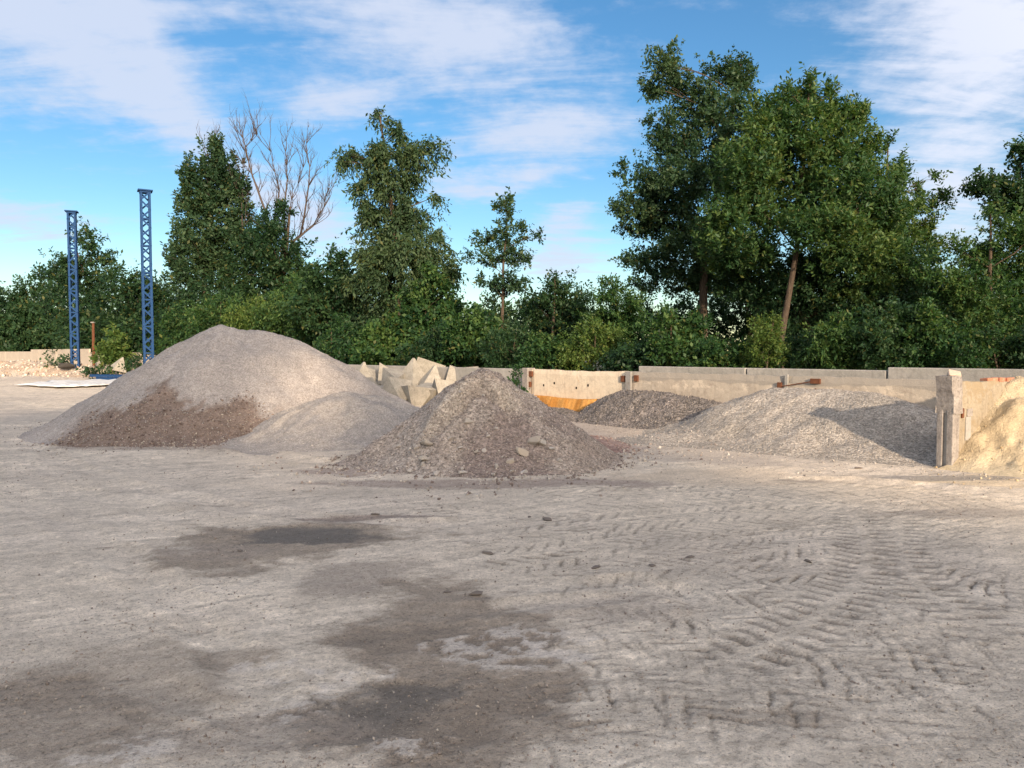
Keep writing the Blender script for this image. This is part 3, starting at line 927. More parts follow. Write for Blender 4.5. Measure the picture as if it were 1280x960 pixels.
FRONT_STONES = [(653, 565, .26, (.47, .40, .32)), (668, 550, .24, (.40, .35, .29)), (676, 553, .18, (.45, .42, .38)), (638, 577, .14, (.45, .39, .32)), (585, 527, .20, (.42, .37, .31)),
                (535, 553, .22, (.42, .37, .31)), (530, 573, .16, (.44, .39, .33)), (640, 589, .09, (.48, .44, .40)), (605, 563, .09, (.50, .45, .40)), (596, 565, .10, (.46, .41, .36)),
                (580, 590, .10, (.50, .46, .42)), (545, 592, .13, (.44, .40, .36)), (490, 590, .12, (.42, .38, .34)), (472, 593, .14, (.45, .41, .37)), (512, 588, .11, (.46, .42, .38)),
                (610, 545, .09, (.48, .42, .36)), (563, 548, .12, (.41, .36, .31)), (700, 575, .10, (.46, .42, .38)), (620, 535, .09, (.45, .40, .35)), (575, 560, .09, (.48, .43, .38)),
                (655, 590, .12, (.50, .47, .45)), (690, 560, .09, (.46, .43, .39)), (520, 560, .10, (.44, .39, .34)), (664, 600, .08, (.46, .43, .40))]
for i, (a, b, s_, c_) in enumerate(FRONT_STONES):
    p = ray_heap(front, a, b, 8, 13)
    stone('stone', p, (s_ * 1.15, s_ * .9, s_), c_, 300 + i, front, .6)


# the light gravel in the bay, against the back wall
def bay_side(x, y):      # distance in front of the bay wall (negative = behind it)
    return -((x - BW_A.x) * BW_N.x + (y - BW_A.y) * BW_N.y)


POST = Vector((6.2, 10.5, 0)); DV_D = Vector((.85, .527, 0)).normalized(); DV_S = Vector((DV_D.y, -DV_D.x, 0))     # along the divider, and towards the sand


def keep_bay(x, y):
    along = (x - POST.x) * DV_S.x + (y - POST.y) * DV_S.y
    into = (x - POST.x) * DV_D.x + (y - POST.y) * DV_D.y
    return (bay_side(x, y) > .06) & ~((along > -.02) & (into > -.1))


def col_bay(x, y, h):
    n = fbm(x * 1.5, y * 1.5, 261, 4, .6)
    return mixc((.31, .285, .25), (.38, .345, .30), sstep(.4, .65, n))


bay = heap('gravel_heap', 'wide heap of light grey gravel in the bay left of the divider', 'gravel heap',
           [(5.0, 14.35, .88), (5.35, 14.3, .97), (5.85, 13.7, .98), (6.3, 13.2, .96), (6.75, 12.7, .78), (7.1, 12.2, .62)], .50, M_GRAV_MID, col_bay, apron=.75, rough=.035,
           seed=270, res=.05, group='stone heaps', round_=.35, keep=keep_bay, gully=.05)
grit(bay, 34000, .010, .030, [(.34, .315, .28), (.43, .39, .34), (.24, .225, .205), (.38, .32, .265)], .01)


def col_darkg(x, y, h):
    n = fbm(x * 1.5, y * 1.5, 281, 4, .6)
    c = mixc((.165, .150, .140), (.215, .190, .175), sstep(.4, .65, n))
    w = sstep(4.2, 4.8, x) * .6
    return c * (1 - w[:, None]) + np.array((.29, .24, .20))[None] * w[:, None]


darkg = heap('gravel_heap', 'dark grey gravel heap against the back wall, in front of its steel joint channel', 'gravel heap',
             [(2.75, 17.45, .74), (3.2, 17.0, .76), (3.9, 16.2, .68), (4.45, 15.55, .54), (4.9, 15.1, .40)], .66, M_GRAV_DARK, col_darkg, apron=.35, rough=.03,
             seed=290, res=.05, group='stone heaps', round_=.3, keep=lambda x, y: bay_side(x, y) > .05)
grit(darkg, 12000, .025, .06, [(.15, .135, .125), (.21, .185, .17), (.10, .095, .09), (.28, .25, .22)], .01)
low = heap('gravel_heap', 'low dark gravel spill below the orange sand', 'gravel heap',
           [(.95, 18.9, .24), (1.5, 18.1, .17), (2.2, 17.4, .24), (2.7, 17.1, .3)], .4, M_GRAV_DARK, col_darkg, apron=.4, rough=.03, seed=295, res=.06, group='stone heaps',
           round_=.3, keep=lambda x, y: bay_side(x, y) > .3)
grit(low, 5000, .025, .06, [(.15, .135, .125), (.21, .185, .17), (.28, .25, .22)], .01)


def col_orange(x, y, h):
    n = fbm(x * 3, y * 3, 291, 4, .6)
    return mixc((.46, .21, .05), (.52, .27, .08), sstep(.4, .65, n))


def orange_extra(x, y, h):     # a cut, nearly upright face with a level top
    s = bay_side(x, y)
    return np.where(h > -.2, np.minimum(h, .47 + .02 * np.sin(x * 3)) - sstep(.0, .5, s - .35) * .2, h)


orange = heap('sand_heap', 'bank of rusty orange sand left along the foot of the back wall', 'sand heap',
              [tuple((BW_A + BW_D * s - BW_N * .18).to_tuple()[:2]) + (.56,) for s in (.12, 1.2, 2.2, 2.85)], 2.2, M_SAND, col_orange, apron=.05, rough=.05, seed=300, res=.03,
              round_=.1, keep=lambda x, y: bay_side(x, y) > .05, extra=orange_extra, pad=.3)


def col_sand(x, y, h):
    n = fbm(x * 1.7, y * 1.7, 311, 5, .6); n2 = fbm(x * 6, y * 6, 312, 3)
    c = mixc((.46, .37, .24), (.54, .455, .315), sstep(.35, .65, n))
    return c * (.85 + .3 * n2)[:, None]


def keep_sand(x, y):
    along = (x - POST.x) * DV_S.x + (y - POST.y) * DV_S.y
    into = (x - POST.x) * DV_D.x + (y - POST.y) * DV_D.y
    return ~((along < .02) & (into > -.15)) & (along > -.10)


sand = heap('sand_heap', 'heap of yellow sand spilling along the divider at the right edge', 'sand heap',
            [(7.6, 11.2, 1.04), (8.0, 11.3, 1.30), (9.0, 10.9, 1.46), (10.5, 9.8, 1.5)], .70, M_SAND, col_sand, apron=.3, rough=.11, seed=320, res=.035,
            round_=.35, keep=keep_sand, lump=3.2)
grit(sand, 5000, .01, .05, [(.46, .35, .20), (.52, .41, .25), (.36, .27, .16)], .01, name='sand_clods')

# reddish stones between the middle heap and the bay
def col_red(x, y, h):
    n = fbm(x * 2, y * 2, 331, 4, .6)
    return mixc((.30, .20, .17), (.36, .27, .235), sstep(.4, .65, n))


red = heap('gravel_heap', 'thin spill of reddish crushed brick behind the right flank of the middle heap', 'gravel heap',
           [(1.35, 13.9, .10), (1.5, 13.0, .11), (1.5, 12.3, .08)], .20, M_GRAV_MID, col_red, apron=.4, rough=.02, seed=335, res=.06, group='stone heaps', round_=.3)
grit(red, 3500, .02, .06, [(.34, .22, .185), (.38, .29, .25), (.26, .18, .15), (.42, .36, .31)], .005)
low2 = heap('gravel_heap', 'low tongue of pale gravel lying in the mouth of the bay', 'gravel heap',
            [(2.9, 13.8, .10), (3.5, 13.9, .20), (4.2, 13.6, .22), (5.0, 12.4, .12)], .22, M_GRAV_MID, col_bay, apron=.8, rough=.03, seed=337, res=.06, group='stone heaps', round_=.3,
            keep=lambda x, y: bay_side(x, y) > .3)
grit(low2, 9000, .015, .05, [(.36, .34, .32), (.46, .43, .39), (.26, .25, .24), (.38, .31, .27)], .005)


# rubble far left
def col_rub(x, y, h):
    n = fbm(x * .9, y * .9, 341, 5, .6)
    return mixc((.44, .345, .265), (.55, .48, .40), sstep(.4, .62, n))


rub = heap('rubble_heap', 'long low bank of pale broken rubble at the foot of the left tower', 'rubble heap',
           [(-37.5, 54, .85), (-34.5, 53, 1.05), (-32, 52.5, .8), (-29.2, 51.2, .75), (-27, 50.2, .35)], .42, M_GRAV_MID, col_rub, apron=1.0, rough=.22, seed=345, res=.16, round_=.6, lump=1.1)
grit(rub, 4000, .08, .35, [(.50, .43, .35), (.58, .53, .46), (.40, .30, .23), (.45, .40, .35)], .05, name='rubble_lumps')
rub2 = heap('earth_heap', 'small brown earth heap below the leftmost fence panels', 'earth heap',
            [(-43.0, 61, 1.0), (-41.5, 60.5, .9)], .5, M_GRAV_MID, lambda x, y, h: mixc((.26, .20, .14), (.34, .27, .20), fbm(x, y, 351, 4)), apron=.8, rough=.12, seed=352, res=.16, round_=.6)


MIXED = [(.30, .25, .215), (.42, .37, .32), (.20, .16, .14), (.52, .47, .41)]
toe(front, 26000, .012, .07, MIXED, .45); toe(big, 30000, .010, .05, MIXED, .35); toe(bay, 26000, .010, .045, [(.36, .33, .30), (.46, .42, .37), (.24, .22, .20)], .45)
toe(sand, 6000, .012, .06, [(.50, .40, .26), (.56, .47, .33)], .3); toe(small, 9000, .010, .04, MIXED, .3)

# ------------------------------------------------------------------ loose stones over the yard
def yard_stones():
    n = 34000
    y = 2.6 * np.exp(RNG.uniform(0, 1.9, n)); x = RNG.uniform(-.78, .78, n) * y
    d = fbm(x * .9, y * .9, 401, 3)
    ok = RNG.uniform(size=n) < sstep(.35, .7, d) * .8 + .08
    x, y = x[ok], y[ok]; m = len(x)
    size = .003 + .018 * RNG.uniform(size=m) ** 6 + .0008 * y
    pal = np.array([(.36, .31, .265), (.42, .37, .315), (.22, .185, .16), (.30, .25, .21)])
    c = pal[RNG.integers(0, 4, m)] * RNG.uniform(.8, 1.2, (m, 1))
    z = ground_fields(x, y, True) + size * .1
    o = obj('yard_gravel', stones_mesh('yard_gravel', np.stack([x, y, z], 1), size, c), M_STONE)
    tag(o, 'small loose stones scattered over the dusty yard', 'gravel', kind='stuff')


yard_stones()
CLODS = [(684, 649, .16), (470, 645, .10), (610, 692, .12), (745, 710, .10), (815, 708, .10), (1010, 700, .10), (598, 743, .13), (662, 645, .08), (862, 697, .09), (560, 740, .07), (1073, 586, .14), (300, 690, .08)]
CLOD_LABELS = ['largest dark clod on the yard below the middle heap', 'dark clod on the thin line right of the upper damp patch', 'dark clod in the middle of the yard, left of the tyre tracks', 'dark clod left among the slanting tyre marks', 'dark clod in the middle of the slanting tyre marks',
               'dark clod beside the curved tyre band', 'dark clod above the right edge of the large damp stain', 'small dark clod just left of the largest clod', 'small dark clod above the row of slanting tyre marks', 'small dark clod at the top edge of the large damp stain',
               'dark clod at the foot of the light bay gravel', 'small dark clod at the lower rim of the upper damp patch']
for i, (a, b, s_) in enumerate(CLODS):
    g_ = gp(a, b)
    o = stone('dirt_clod', (g_.x, g_.y, gz(g_.x, g_.y) + s_ * .05), (s_ * 1.1, s_ * .6, s_ * .4), (.17, .145, .125), 500 + i, None, .6, rot=(0, 0, random.uniform(0, 3)))
    tag(o, CLOD_LABELS[i], 'dirt clod', 'dirt clods on the yard')

# ------------------------------------------------------------------ the bay walls
def wall_frame(origin, d):
    """matrix whose x runs along the wall"""
    a = math.atan2(d.y, d.x); return Matrix.Translation(origin) @ Matrix.Rotation(a, 4, 'Z'), a


def rough_slab(name, mat, parent, L, T, H, seed, chip=.03, nx=40, nz=14, top=None):
    """a cast slab with worn edges: x 0..L, y -T/2..T/2, z 0..H (local)"""
    nx = max(6, int(nx)); xs = np.linspace(0, L, nx); zs = np.linspace(-.15, H, nz)
    vs = []; fs = []
    n_top = (fbm(xs * 5, xs * 0 + seed, seed, 3) - .5) * chip * 1.6
    for side in (-1, 1):
        for k, zz in enumerate(zs):
            for i, xx in enumerate(xs):
                f = k / (nz - 1); zt = zz + (n_top[i] + (top(xx) if top else 0)) * f
                e = min(xx, L - xx, (H - zz)); r = max(0, .035 - e) / .035
                y = side * (T / 2 - r * .02 - (float(fbm(np.array([xx * 3]), np.array([zz * 3]), seed + side, 3)[0]) - .5) * chip * .5)
                vs.append((xx + (float(fbm(np.array([zz * 6.]), np.array([seed * 1.]), seed + 4, 2)[0]) - .5) * chip * (1 if i in (0, nx - 1) else 0), y, zt))
    m = nx * nz
    for k in range(nz - 1):
        for i in range(nx - 1):
            a = k * nx + i
            fs.append((a, a + 1, a + 1 + nx, a + nx)); fs.append((m + a, m + a + nx, m + a + 1 + nx, m + a + 1))
    for i in range(nx - 1):
        a = (nz - 1) * nx + i; fs.append((a, a + 1, m + a + 1, m + a))
    for k in range(nz - 1):
        a = k * nx; fs.append((a, a + nx, m + a + nx, m + a)); a = k * nx + nx - 1; fs.append((a, m + a, m + a + nx, a + nx))
    b = MB(); b.v = vs; b.f = fs
    return b.build(name, mat, parent)


bw_len = (BW_B - BW_A).length
wall = empty('retaining_wall', BW_A, 'pale concrete slab wall along the back of the gravel bay', 'wall', rz=math.atan2(BW_D.y, BW_D.x))
J1, J2 = bw_len * .344, bw_len * .736
END = bw_len + 1.0
for s0, s1, m, sd in ((0.05, J1 - .02, M_CONC_WARM, 1), (J1 + .02, J2 - .02, M_CONC_BLOTCH, 2), (J2 + .02, END, M_CONC_BLOTCH, 3)):
    p = rough_slab('slab', m, wall, s1 - s0, .16, 1.17, 40 + sd, .035, (s1 - s0) * 9, 12, top=(lambda x: -.0))
    p.location = (s0, 0.0, 0)
tag(wall.children[0], 'sunlit cream slab with rust streaks')
# local y axis of the wall: check which side is towards the camera
_wm = wall.matrix_basis
_loc = (_wm.to_3x3().inverted() @ (-BW_N)); CS = 1 if _loc.y > 0 else -1      # camera side sign in local y


def wl(name, mat, c, d, rot=None, bevel=.006):
    b = MB(); b.box((0, 0, 0), d); o = b.build(name, mat, wall, bevel)
    o.location = (c[0], CS * c[1], c[2])
    if rot: o.rotation_euler = rot
    return o


wl('end_post', M_CONC_POST, (-.08, .05, .55), (.24, .30, 1.32), bevel=.02)
wl('end_post', M_CONC_GREY, (-.30, .0, .52), (.14, .22, 1.22), bevel=.02)
wl('joint_channel', M_STEEL, (J1, .12, .92), (.16, .07, .52))
for dx, dz in ((-.19, 1.0), (.21, 1.02)): wl('bracket', M_RUST, (J1 + dx, .105, dz), (.12, .05, .15))
wl('bracket', M_RUST, (J1 - .1, .11, .66), (.26, .04, .05)); wl('bracket', M_RUST, (J1 + .14, .12, .68), (.30, .03, .03))
for dx, dz in ((.10, 1.05), (.03, .76)): wl('bracket', M_RUST, (dx, .13, dz), (.13, .06, .15))
wl('joint_channel', M_CONC_GREY, (J2 + .02, .10, 1.02), (.07, .04, .36))
wl('bracket', M_RUST, (J2 - .12, .11, .98), (.09, .06, .11)); wl('bracket', M_RUST, (J2 + .62, .11, 1.08), (.20, .05, .10)); wl('bracket', M_RUST, (J2 + .62, .10, .90), (.03, .03, .08))
rod = MB(); rod.tube([(J2 - .1, CS * .13, .95), (J2 + .55, CS * .13, 1.07)], .011, 6); rod.build('tie_rod', M_RUST, wall)
for sx, sz in ((.55, .75), (.95, .82), (1.75, .72), (2.15, .80)):
    wl('lifting_hole', M_DARK, (sx, .083, sz), (.05, .012, .06))

# divider: H-shaped post, panel
dv_a = math.atan2(DV_D.y, DV_D.x)
div = empty('divider_wall', POST, 'short sunlit concrete panel wall dividing the gravel bay from the yellow sand', 'wall', rz=dv_a)
p = rough_slab('panel', M_CONC_PANEL, div, 1.98, .14, 1.22, 61, .04, 26, 14, top=lambda x: .02 - .02 * x)
p.location = (.12, -.02, 0)


def dv(name, mat, c, d, bevel=.008, rot=None):
    b = MB(); b.box((0, 0, 0), d); o = b.build(name, mat, div, bevel); o.location = c
    if rot: o.rotation_euler = rot
    return o


dv('post_flange', M_CONC_POST, (0, .065, .42), (.18, .085, 1.05), .012)
dv('post_flange', M_CONC_POST, (0, -.075, .42), (.18, .095, 1.05), .012)
dv('post_web', M_CONC_GREY, (.015, -.003, .42), (.13, .07, 1.04), .004)
ph = rough_slab('post_head', M_CONC_POST, div, .24, .28, .36, 71, .09, 12, 10); ph.location = (-.12, -.005, .93)
dv('steel_plate', M_RUST, (.20, -.10, .78), (.05, .03, .14)); dv('rust_scar', M_CONC_POST, (.40, -.098, .78), (.15, .012, .11), .003)
dv('panel_stub', M_CONC_GREY, (.36, -.097, .55), (.14, .02, .34), .006)
dv('end_stop', M_STEEL, (2.14, -.03, .52), (.05, .18, 1.26), .008)
c0 = POST + DV_D * .02
o = stone('rubble_lump', (c0.x + .05, c0.y, 1.345), (.30, .22, .20), (.50, .40, .32), 801, None, .75, (0.1, 0, .6))
tag(o, 'pale broken concrete lump resting on top of the divider post', 'rubble')


def brick(loc, rz, lab):
    b = MB(); b.box((0, 0, 0), (.25, .12, .065)); o = b.build('brick', M_BRICK, None, .006)
    o.location = loc; o.rotation_euler = (random.uniform(-.05, .05), random.uniform(-.05, .05), rz); return tag(o, lab, 'brick', 'bricks on the divider')


for i, s in enumerate((1.12, 1.40, 1.66)):
    q = POST + DV_D * s; brick((q.x, q.y, 1.252 - .02 * s + (.005 if i else .0)), dv_a + (-.1, .15, .05)[i],
                                ['red brick lying on the divider top, nearest its post', 'red brick lying mid-row on the divider top', 'red brick lying on the divider top, farthest from its post'][i])

# ------------------------------------------------------------------ perimeter fence (one straight line behind everything)
FO = BW_A + BW_N * .55
fence = empty('perimeter_fence', FO, 'long concrete panel fence in front of the trees', 'fence', rz=math.atan2(-BW_D.y, -BW_D.x))


def fpanel(s0, s1, H, m, sd, T=.14):
    b = MB(); b.box(((s1 - s0) / 2, 0, H / 2 - .1), (s1 - s0 - .03, T, H + .2))
    o = b.build('panel', m, fence, .02); o.location = (s0, random.uniform(-.015, .015), 0); return o


# right of the bay: taller grey panels seen above the bay wall
s = -21.0
RIGHT = []
while s < -.5:
    x_ = FO + (-BW_D) * (s + 1.5)
    px_ = 640 + F * x_.x / x_.y if x_.y > 1 else 2000
    H = 1.36 if px_ > 1160 else (1.30 if px_ > 860 else 1.13)
    fpanel(s, s + 2.95, H, M_CONC_GREY, s); s += 2.95
s_end = s
while s < 34:
    fpanel(s, s + 2.95, 1.16 + (.0 if s < 20 else .3), M_CONC_GREY if s < 14 else M_FENCE_TAN, s); s += 2.95
while s < 110:
    fpanel(s, s + 3.9, (1.62 if s < 47 else 1.90 if s < 73 else 1.70), M_FENCE_TAN, s); s += 3.9

# ------------------------------------------------------------------ heap of cast concrete pyramids
def pyramid_mesh(w, h):
    b = w / 2; t = .03
    vs = [(-b, -b, 0), (b, -b, 0), (b, b, 0), (-b, b, 0), (-t, -t, h), (t, -t, h), (t, t, h), (-t, t, h)]
    fs = [(3, 2, 1, 0), (4, 5, 6, 7)] + [(i, (i + 1) % 4, 4 + (i + 1) % 4, 4 + i) for i in range(4)]
    me = bpy.data.meshes.new('body'); me.from_pydata([(x, y, z - h * .3) for x, y, z in vs], [], fs); me.update(); return me


PW, PH = 1.0, 1.0
PYR = pyramid_mesh(PW, PH)
PYR.materials.append(M_CONC_NEW)


def hole_mesh():
    b = MB(); n = 10
    ring = [Vector((math.cos(2 * math.pi * i / n) * .04, math.sin(2 * math.pi * i / n) * .04, 0)) for i in range(n)]
    b.add([v + Vector((0, 0, -.02)) for v in ring] + [v + Vector((0, 0, .006)) for v in ring], [tuple(range(n, 2 * n))] + [(i, (i + 1) % n, n + (i + 1) % n, n + i) for i in range(n)])
    return b.mesh('lifting_hole')


HOLE = hole_mesh(); HOLE.materials.append(M_DARK)  # raised dark disc, its colour standing in for the shade of a hole


def pyramid(px, py, Y, rot, sc, label):
    sc *= .86
    p = at(px, py + 5, Y)
    r = empty('concrete_pyramid', p, label, 'concrete pyramid', 'heap of cast concrete pyramids')
    r.rotation_euler = tuple(R(a) for a in rot); r.scale = (sc,) * 3
    obj('body', PYR, None, r)
    sl = math.atan2(PW / 2, PH)
    for i in range(4):
        o = obj('lifting_hole', HOLE, None, r); a = i * math.pi / 2
        f = .42; d = PW / 2 * (1 - f)
        o.location = (d * math.sin(a), -d * math.cos(a), PH * f - PH * .3)
        o.rotation_euler = Euler((math.pi / 2 - sl, 0, a), 'XYZ')
    return r


PYRS = [
    (452, 468, 26.0, (15, 5, 30), 1.0, 'grey pyramid at the left end of the concrete heap, tip up'),
    (440, 470, 28.5, (160, 20, 60), .95, 'shaded pyramid lying behind the left end of the concrete heap'),
    (470, 474, 27.0, (100, 20, 40), 1.0, 'pyramid lying on its side beside the grey one at the heap left end'),
    (483, 465, 26.5, (95, 10, 95), .95, 'white faced pyramid tipped over left of the tallest pyramid'),
    (494, 471, 24.2, (82, 6, 12), 1.0, 'square pale pyramid base turned towards the yard below the tipped white one'),
    (516, 466, 24.4, (10, -6, 52), 1.05, 'sunlit pyramid standing upright with a round hole, left of the tallest'),
    (532, 460, 24.8, (-72, 18, 20), 1.15, 'tallest tilted pyramid at the top of the concrete heap'),
    (540, 470, 24.0, (8, 12, 20), .85, 'sunlit pyramid with a round hole right of the tallest one'),
    (556, 473, 25.2, (70, 30, 70), .95, 'olive grey pyramid leaning at the right of the heap'),
    (574, 470, 24.0, (100, 12, 60), .9, 'flat lying white pyramid at the right end of the heap'),
    (590, 470, 25.5, (95, 4, 150), 1.0, 'pyramid mostly hidden behind the middle gravel heap'),
    (497, 488, 22.8, (120, 10, 35), 1.0, 'pyramid overturned at the foot of the heap next to a dark gap'),
    (520, 490, 22.6, (175, 8, 25), 1.0, 'upside down pyramid with a level base under the tallest one'),
    (538, 488, 22.9, (185, -8, 60), 1.0, 'upside down pyramid at the foot right of the heap'),
    (556, 487, 22.6, (150, 10, 10), .95, 'pyramid lying low against the middle gravel heap'),
    (463, 484, 23.8, (110, 0, 80), .9, 'half buried pyramid beside the pale screenings'),
    (477, 486, 23.2, (20, 60, 10), .7, 'small dark cornered pyramid in front of the heap'),
    (505, 480, 25.6, (60, 40, 0), 1.0, 'pyramid wedged in the middle of the heap behind the upright one'),
    (548, 482, 24.6, (200, 30, 100), 1.0, 'pyramid wedged under the round holed one at the right'),
    (150, 452, 45.5, (20, 14, 40), .95, 'distant pale pyramid standing between the two blue towers'),
    (196, 452, 43.5, (60, 20, 10), 1.0, 'distant pale pyramid lying right of the right tower'),
]
for a in PYRS: pyramid(*a)

# ------------------------------------------------------------------ blue lattice towers
def tower(px, Y, ytop, w, rz, label):
    b = at(px, 440, Y); top = at(px, ytop, Y).z
    r = empty('lattice_tower', (b.x, b.y, gz(b.x, b.y)), label, 'lattice tower', 'blue lattice towers', rz)
    h = w / 2; H = top - .12
    for sx in (-1, 1):
        for sy in (-1, 1):
            m = MB(); m.box((sx * h, sy * h - sy * .045, H / 2), (.016, .12, H)); m.box((sx * h - sx * .045, sy * h, H / 2), (.12, .016, H)); m.build('leg', M_BLUE, r)
    nb = max(8, round(H / (w * .98))); bay_h = H / nb
    dl = math.hypot(w, bay_h)
    mb = MB(); mb.box((0, 0, 0), (dl, .012, .095)); diag = mb.mesh('brace'); diag.materials.append(M_BLUE)
    mh = MB(); mh.box((0, 0, 0), (w, .012, .08)); hor = mh.mesh('strut'); hor.materials.append(M_BLUE)
    for f in range(4):
        a = f * math.pi / 2
        for i in range(nb):
            o = obj('brace', diag, None, r); z = (i + .5) * bay_h
            o.location = ((h + .008) * math.sin(a), -(h + .008) * math.cos(a), z)
            sg = 1 if (i + f) % 2 else -1
            o.rotation_euler = (Matrix.Rotation(a, 3, 'Z') @ Matrix.Rotation(sg * math.atan2(bay_h, w), 3, 'Y')).to_euler()
            if i % 3 == 0 and i:
                o = obj('strut', hor, None, r); o.location = ((h - .012) * math.sin(a), -(h - .012) * math.cos(a), i * bay_h); o.rotation_euler = (0, 0, a)
    m = MB(); m.box((0, 0, H + .06), (w + .26, w + .26, .07)); m.box((0, 0, H - .03), (w + .06, w + .06, .10)); m.build('cap_plate', M_BLUE, r)
    m = MB(); m.box((0, 0, .06), (w + .4, w + .4, .2)); m.build('base_plate', M_CONC_GREY, r)


tower(94, 51.0, 263, .50, R(22), 'slim blue lattice tower farther left, rising from the rubble bank')
tower(185.5, 44.5, 237, .54, R(30), 'taller looking blue lattice tower behind the left shoulder of the largest heap')

# blue beams on the ground between the towers
for i, (a, b, y_, lab) in enumerate([((112, 463), (172, 466), 44.0, 'upper blue steel beam lying between the towers'), ((120, 468), (176, 470), 42.0, 'lower blue steel beam lying between the towers')]):
    A = at(a[0], a[1], y_); B = at(b[0], b[1], y_ - 1); A.z = max(.12, A.z); B.z = max(.12, B.z); A.z = B.z = .16 + .1 * (1 - i)
    L_ = (B - A).length; r = empty('steel_beam', (A + B) / 2, lab, 'steel beam', 'blue beams on the ground', math.atan2((B - A).y, (B - A).x))
    for dz in (.07, -.07):
        m = MB(); m.box((0, 0, dz), (L_, .12, .014)); m.build('flange', M_BLUE, r)
    m = MB(); m.box((0, 0, 0), (L_, .012, .126)); m.build('web', M_BLUE, r)

# rusty pole
pb = at(117, 440, 53); r = empty('rusty_pole', (pb.x, pb.y, 0), 'rusty brown steel pole between the two blue towers', 'pole')
m = MB(); m.tube([(0, 0, -.2), (0, 0, 1.8), (.02, 0, 3.7)], [.10, .10, .085], 8); m.build('shaft', M_RUST, r)
m = MB(); m.box((0, 0, 3.76), (.22, .22, .08)); m.build('cap', M_STEEL, r)

# dark tyre-like lump by the tower foot
q = at(84, 462, 50.2)
o = stone('dark_lump', (q.x, q.y, .70), (1.3, .8, .95), (.05, .046, .042), 900, None, .6, (0, 0, .2))
tag(o, 'dark lump of waste lying at the foot of the left blue tower', 'waste lump')

# white sheet on the ground
def sheet():
    pts = [gp(20, 483), gp(60, 479), gp(150, 477), gp(170, 480), gp(120, 484.5), gp(70, 486)]
    c = sum(pts, Vector()) / len(pts)
    vs = [(0, 0, .07)]; n = 48; rings = 7
    P = [p - c for p in pts]
    for r_ in range(1, rings + 1):
        for i in range(n):
            t = i / n * len(P); k = int(t) % len(P); f = t - int(t)
            a = P[k].lerp(P[(k + 1) % len(P)], f) * (r_ / rings) * (1 + random.uniform(-.05, .05))
            vs.append((a.x, a.y, .05 + random.uniform(0, .10) * (1 if r_ < rings else .2)))
    fs = [(0, 1 + i, 1 + (i + 1) % n) for i in range(n)]
    for r_ in range(rings - 1):
        fs += [(1 + r_ * n + i, 1 + (r_ + 1) * n + i, 1 + (r_ + 1) * n + (i + 1) % n, 1 + r_ * n + (i + 1) % n) for i in range(n)]
    b = MB(); b.add(vs, fs); o = b.build('plastic_sheet', M_SHEET, None, smooth=True)
    sm = o.modifiers.new('thickness', 'SOLIDIFY'); sm.thickness = .02
    o.location = (c.x, c.y, gz(c.x, c.y) + .02); tag(o, 'long crumpled white sheet lying flat on the far left ground', 'plastic sheet')


sheet()

# ------------------------------------------------------------------ trees
def leaves_mesh(name, pos, axis, L, k, leaf, wid, droop, seed, spread=1.0, tone=None):
    """sprigs at pos (n,3) along axis (n,3), each with k leaves; one quad per leaf, colour attribute = (leaf, sprig, rare)"""
    rg = np.random.default_rng(seed)
    n = len(pos)
    axis = axis / np.linalg.norm(axis, axis=1)[:, None]
    ref = rg.normal(size=(n, 3)); a = np.cross(axis, ref); a /= np.linalg.norm(a, axis=1)[:, None] + 1e-9
    b = np.cross(axis, a)
    t = (np.arange(k)[None] + rg.uniform(0, 1, (n, k))) / k
    ang = rg.uniform(0, 2 * math.pi, (n, 1)) + np.arange(k)[None] * 2.4 + rg.uniform(-.5, .5, (n, k))
    rad = np.cos(ang)[..., None] * a[:, None] + np.sin(ang)[..., None] * b[:, None]
    Ls = L * rg.uniform(.6, 1.3, (n, 1))
    base = pos[:, None] + axis[:, None] * ((t - .35) * Ls)[..., None]
    base[..., 2] -= droop * (t * Ls) ** 2 / max(L, .01) * .9
    d = axis[:, None] * rg.uniform(.25, .9, (n, k, 1)) + rad * spread * rg.uniform(.6, 1.1, (n, k, 1)) + rg.normal(size=(n, k, 3)) * .25
    d[..., 2] -= droop * .8
    d /= np.linalg.norm(d, axis=2)[..., None]
    up = rg.normal(size=(n, k, 3)) * .55; up[..., 2] += .9
    s = np.cross(d, up); s /= np.linalg.norm(s, axis=2)[..., None] + 1e-9
    nr = np.cross(s, d)
    ll = leaf * rg.uniform(.65, 1.35, (n, 1, 1)) * rg.uniform(.6, 1.3, (n, k, 1)); ww = ll * wid
    v0 = base; v1 = base + d * ll * .5 + s * ww * .5 - nr * ll * .05; v2 = base + d * ll - nr * ll * .10; v3 = base + d * ll * .5 - s * ww * .5 - nr * ll * .05
    V = np.stack([v0, v1, v2, v3], 2).reshape(-1, 3)
    Fq = np.arange(n * k * 4).reshape(-1, 4)
    c = np.stack([rg.uniform(size=(n, k)), np.repeat((rg.uniform(size=(n, 1)) * .45 + tone[:, None] * .55) if tone is not None else rg.uniform(size=(n, 1)), k, 1), rg.uniform(size=(n, k))], 2).reshape(-1, 3)
    return V, Fq, np.repeat(c, 4, 0)


def limb_pts(a, b, bend, n=6, seed=0):
    r = random.Random(seed); a = Vector(a); b = Vector(b); L = (b - a).length
    off = Vector((r.uniform(-1, 1), r.uniform(-1, 1), r.uniform(.1, .7))) * L * bend
    return [a.lerp(b, i / n) + off * math.sin(math.pi * i / n) * (1 - .35 * i / n) + Vector((r.uniform(-1, 1), r.uniform(-1, 1), r.uniform(-1, 1))) * L * .012 for i in range(n + 1)]


TREES = {}


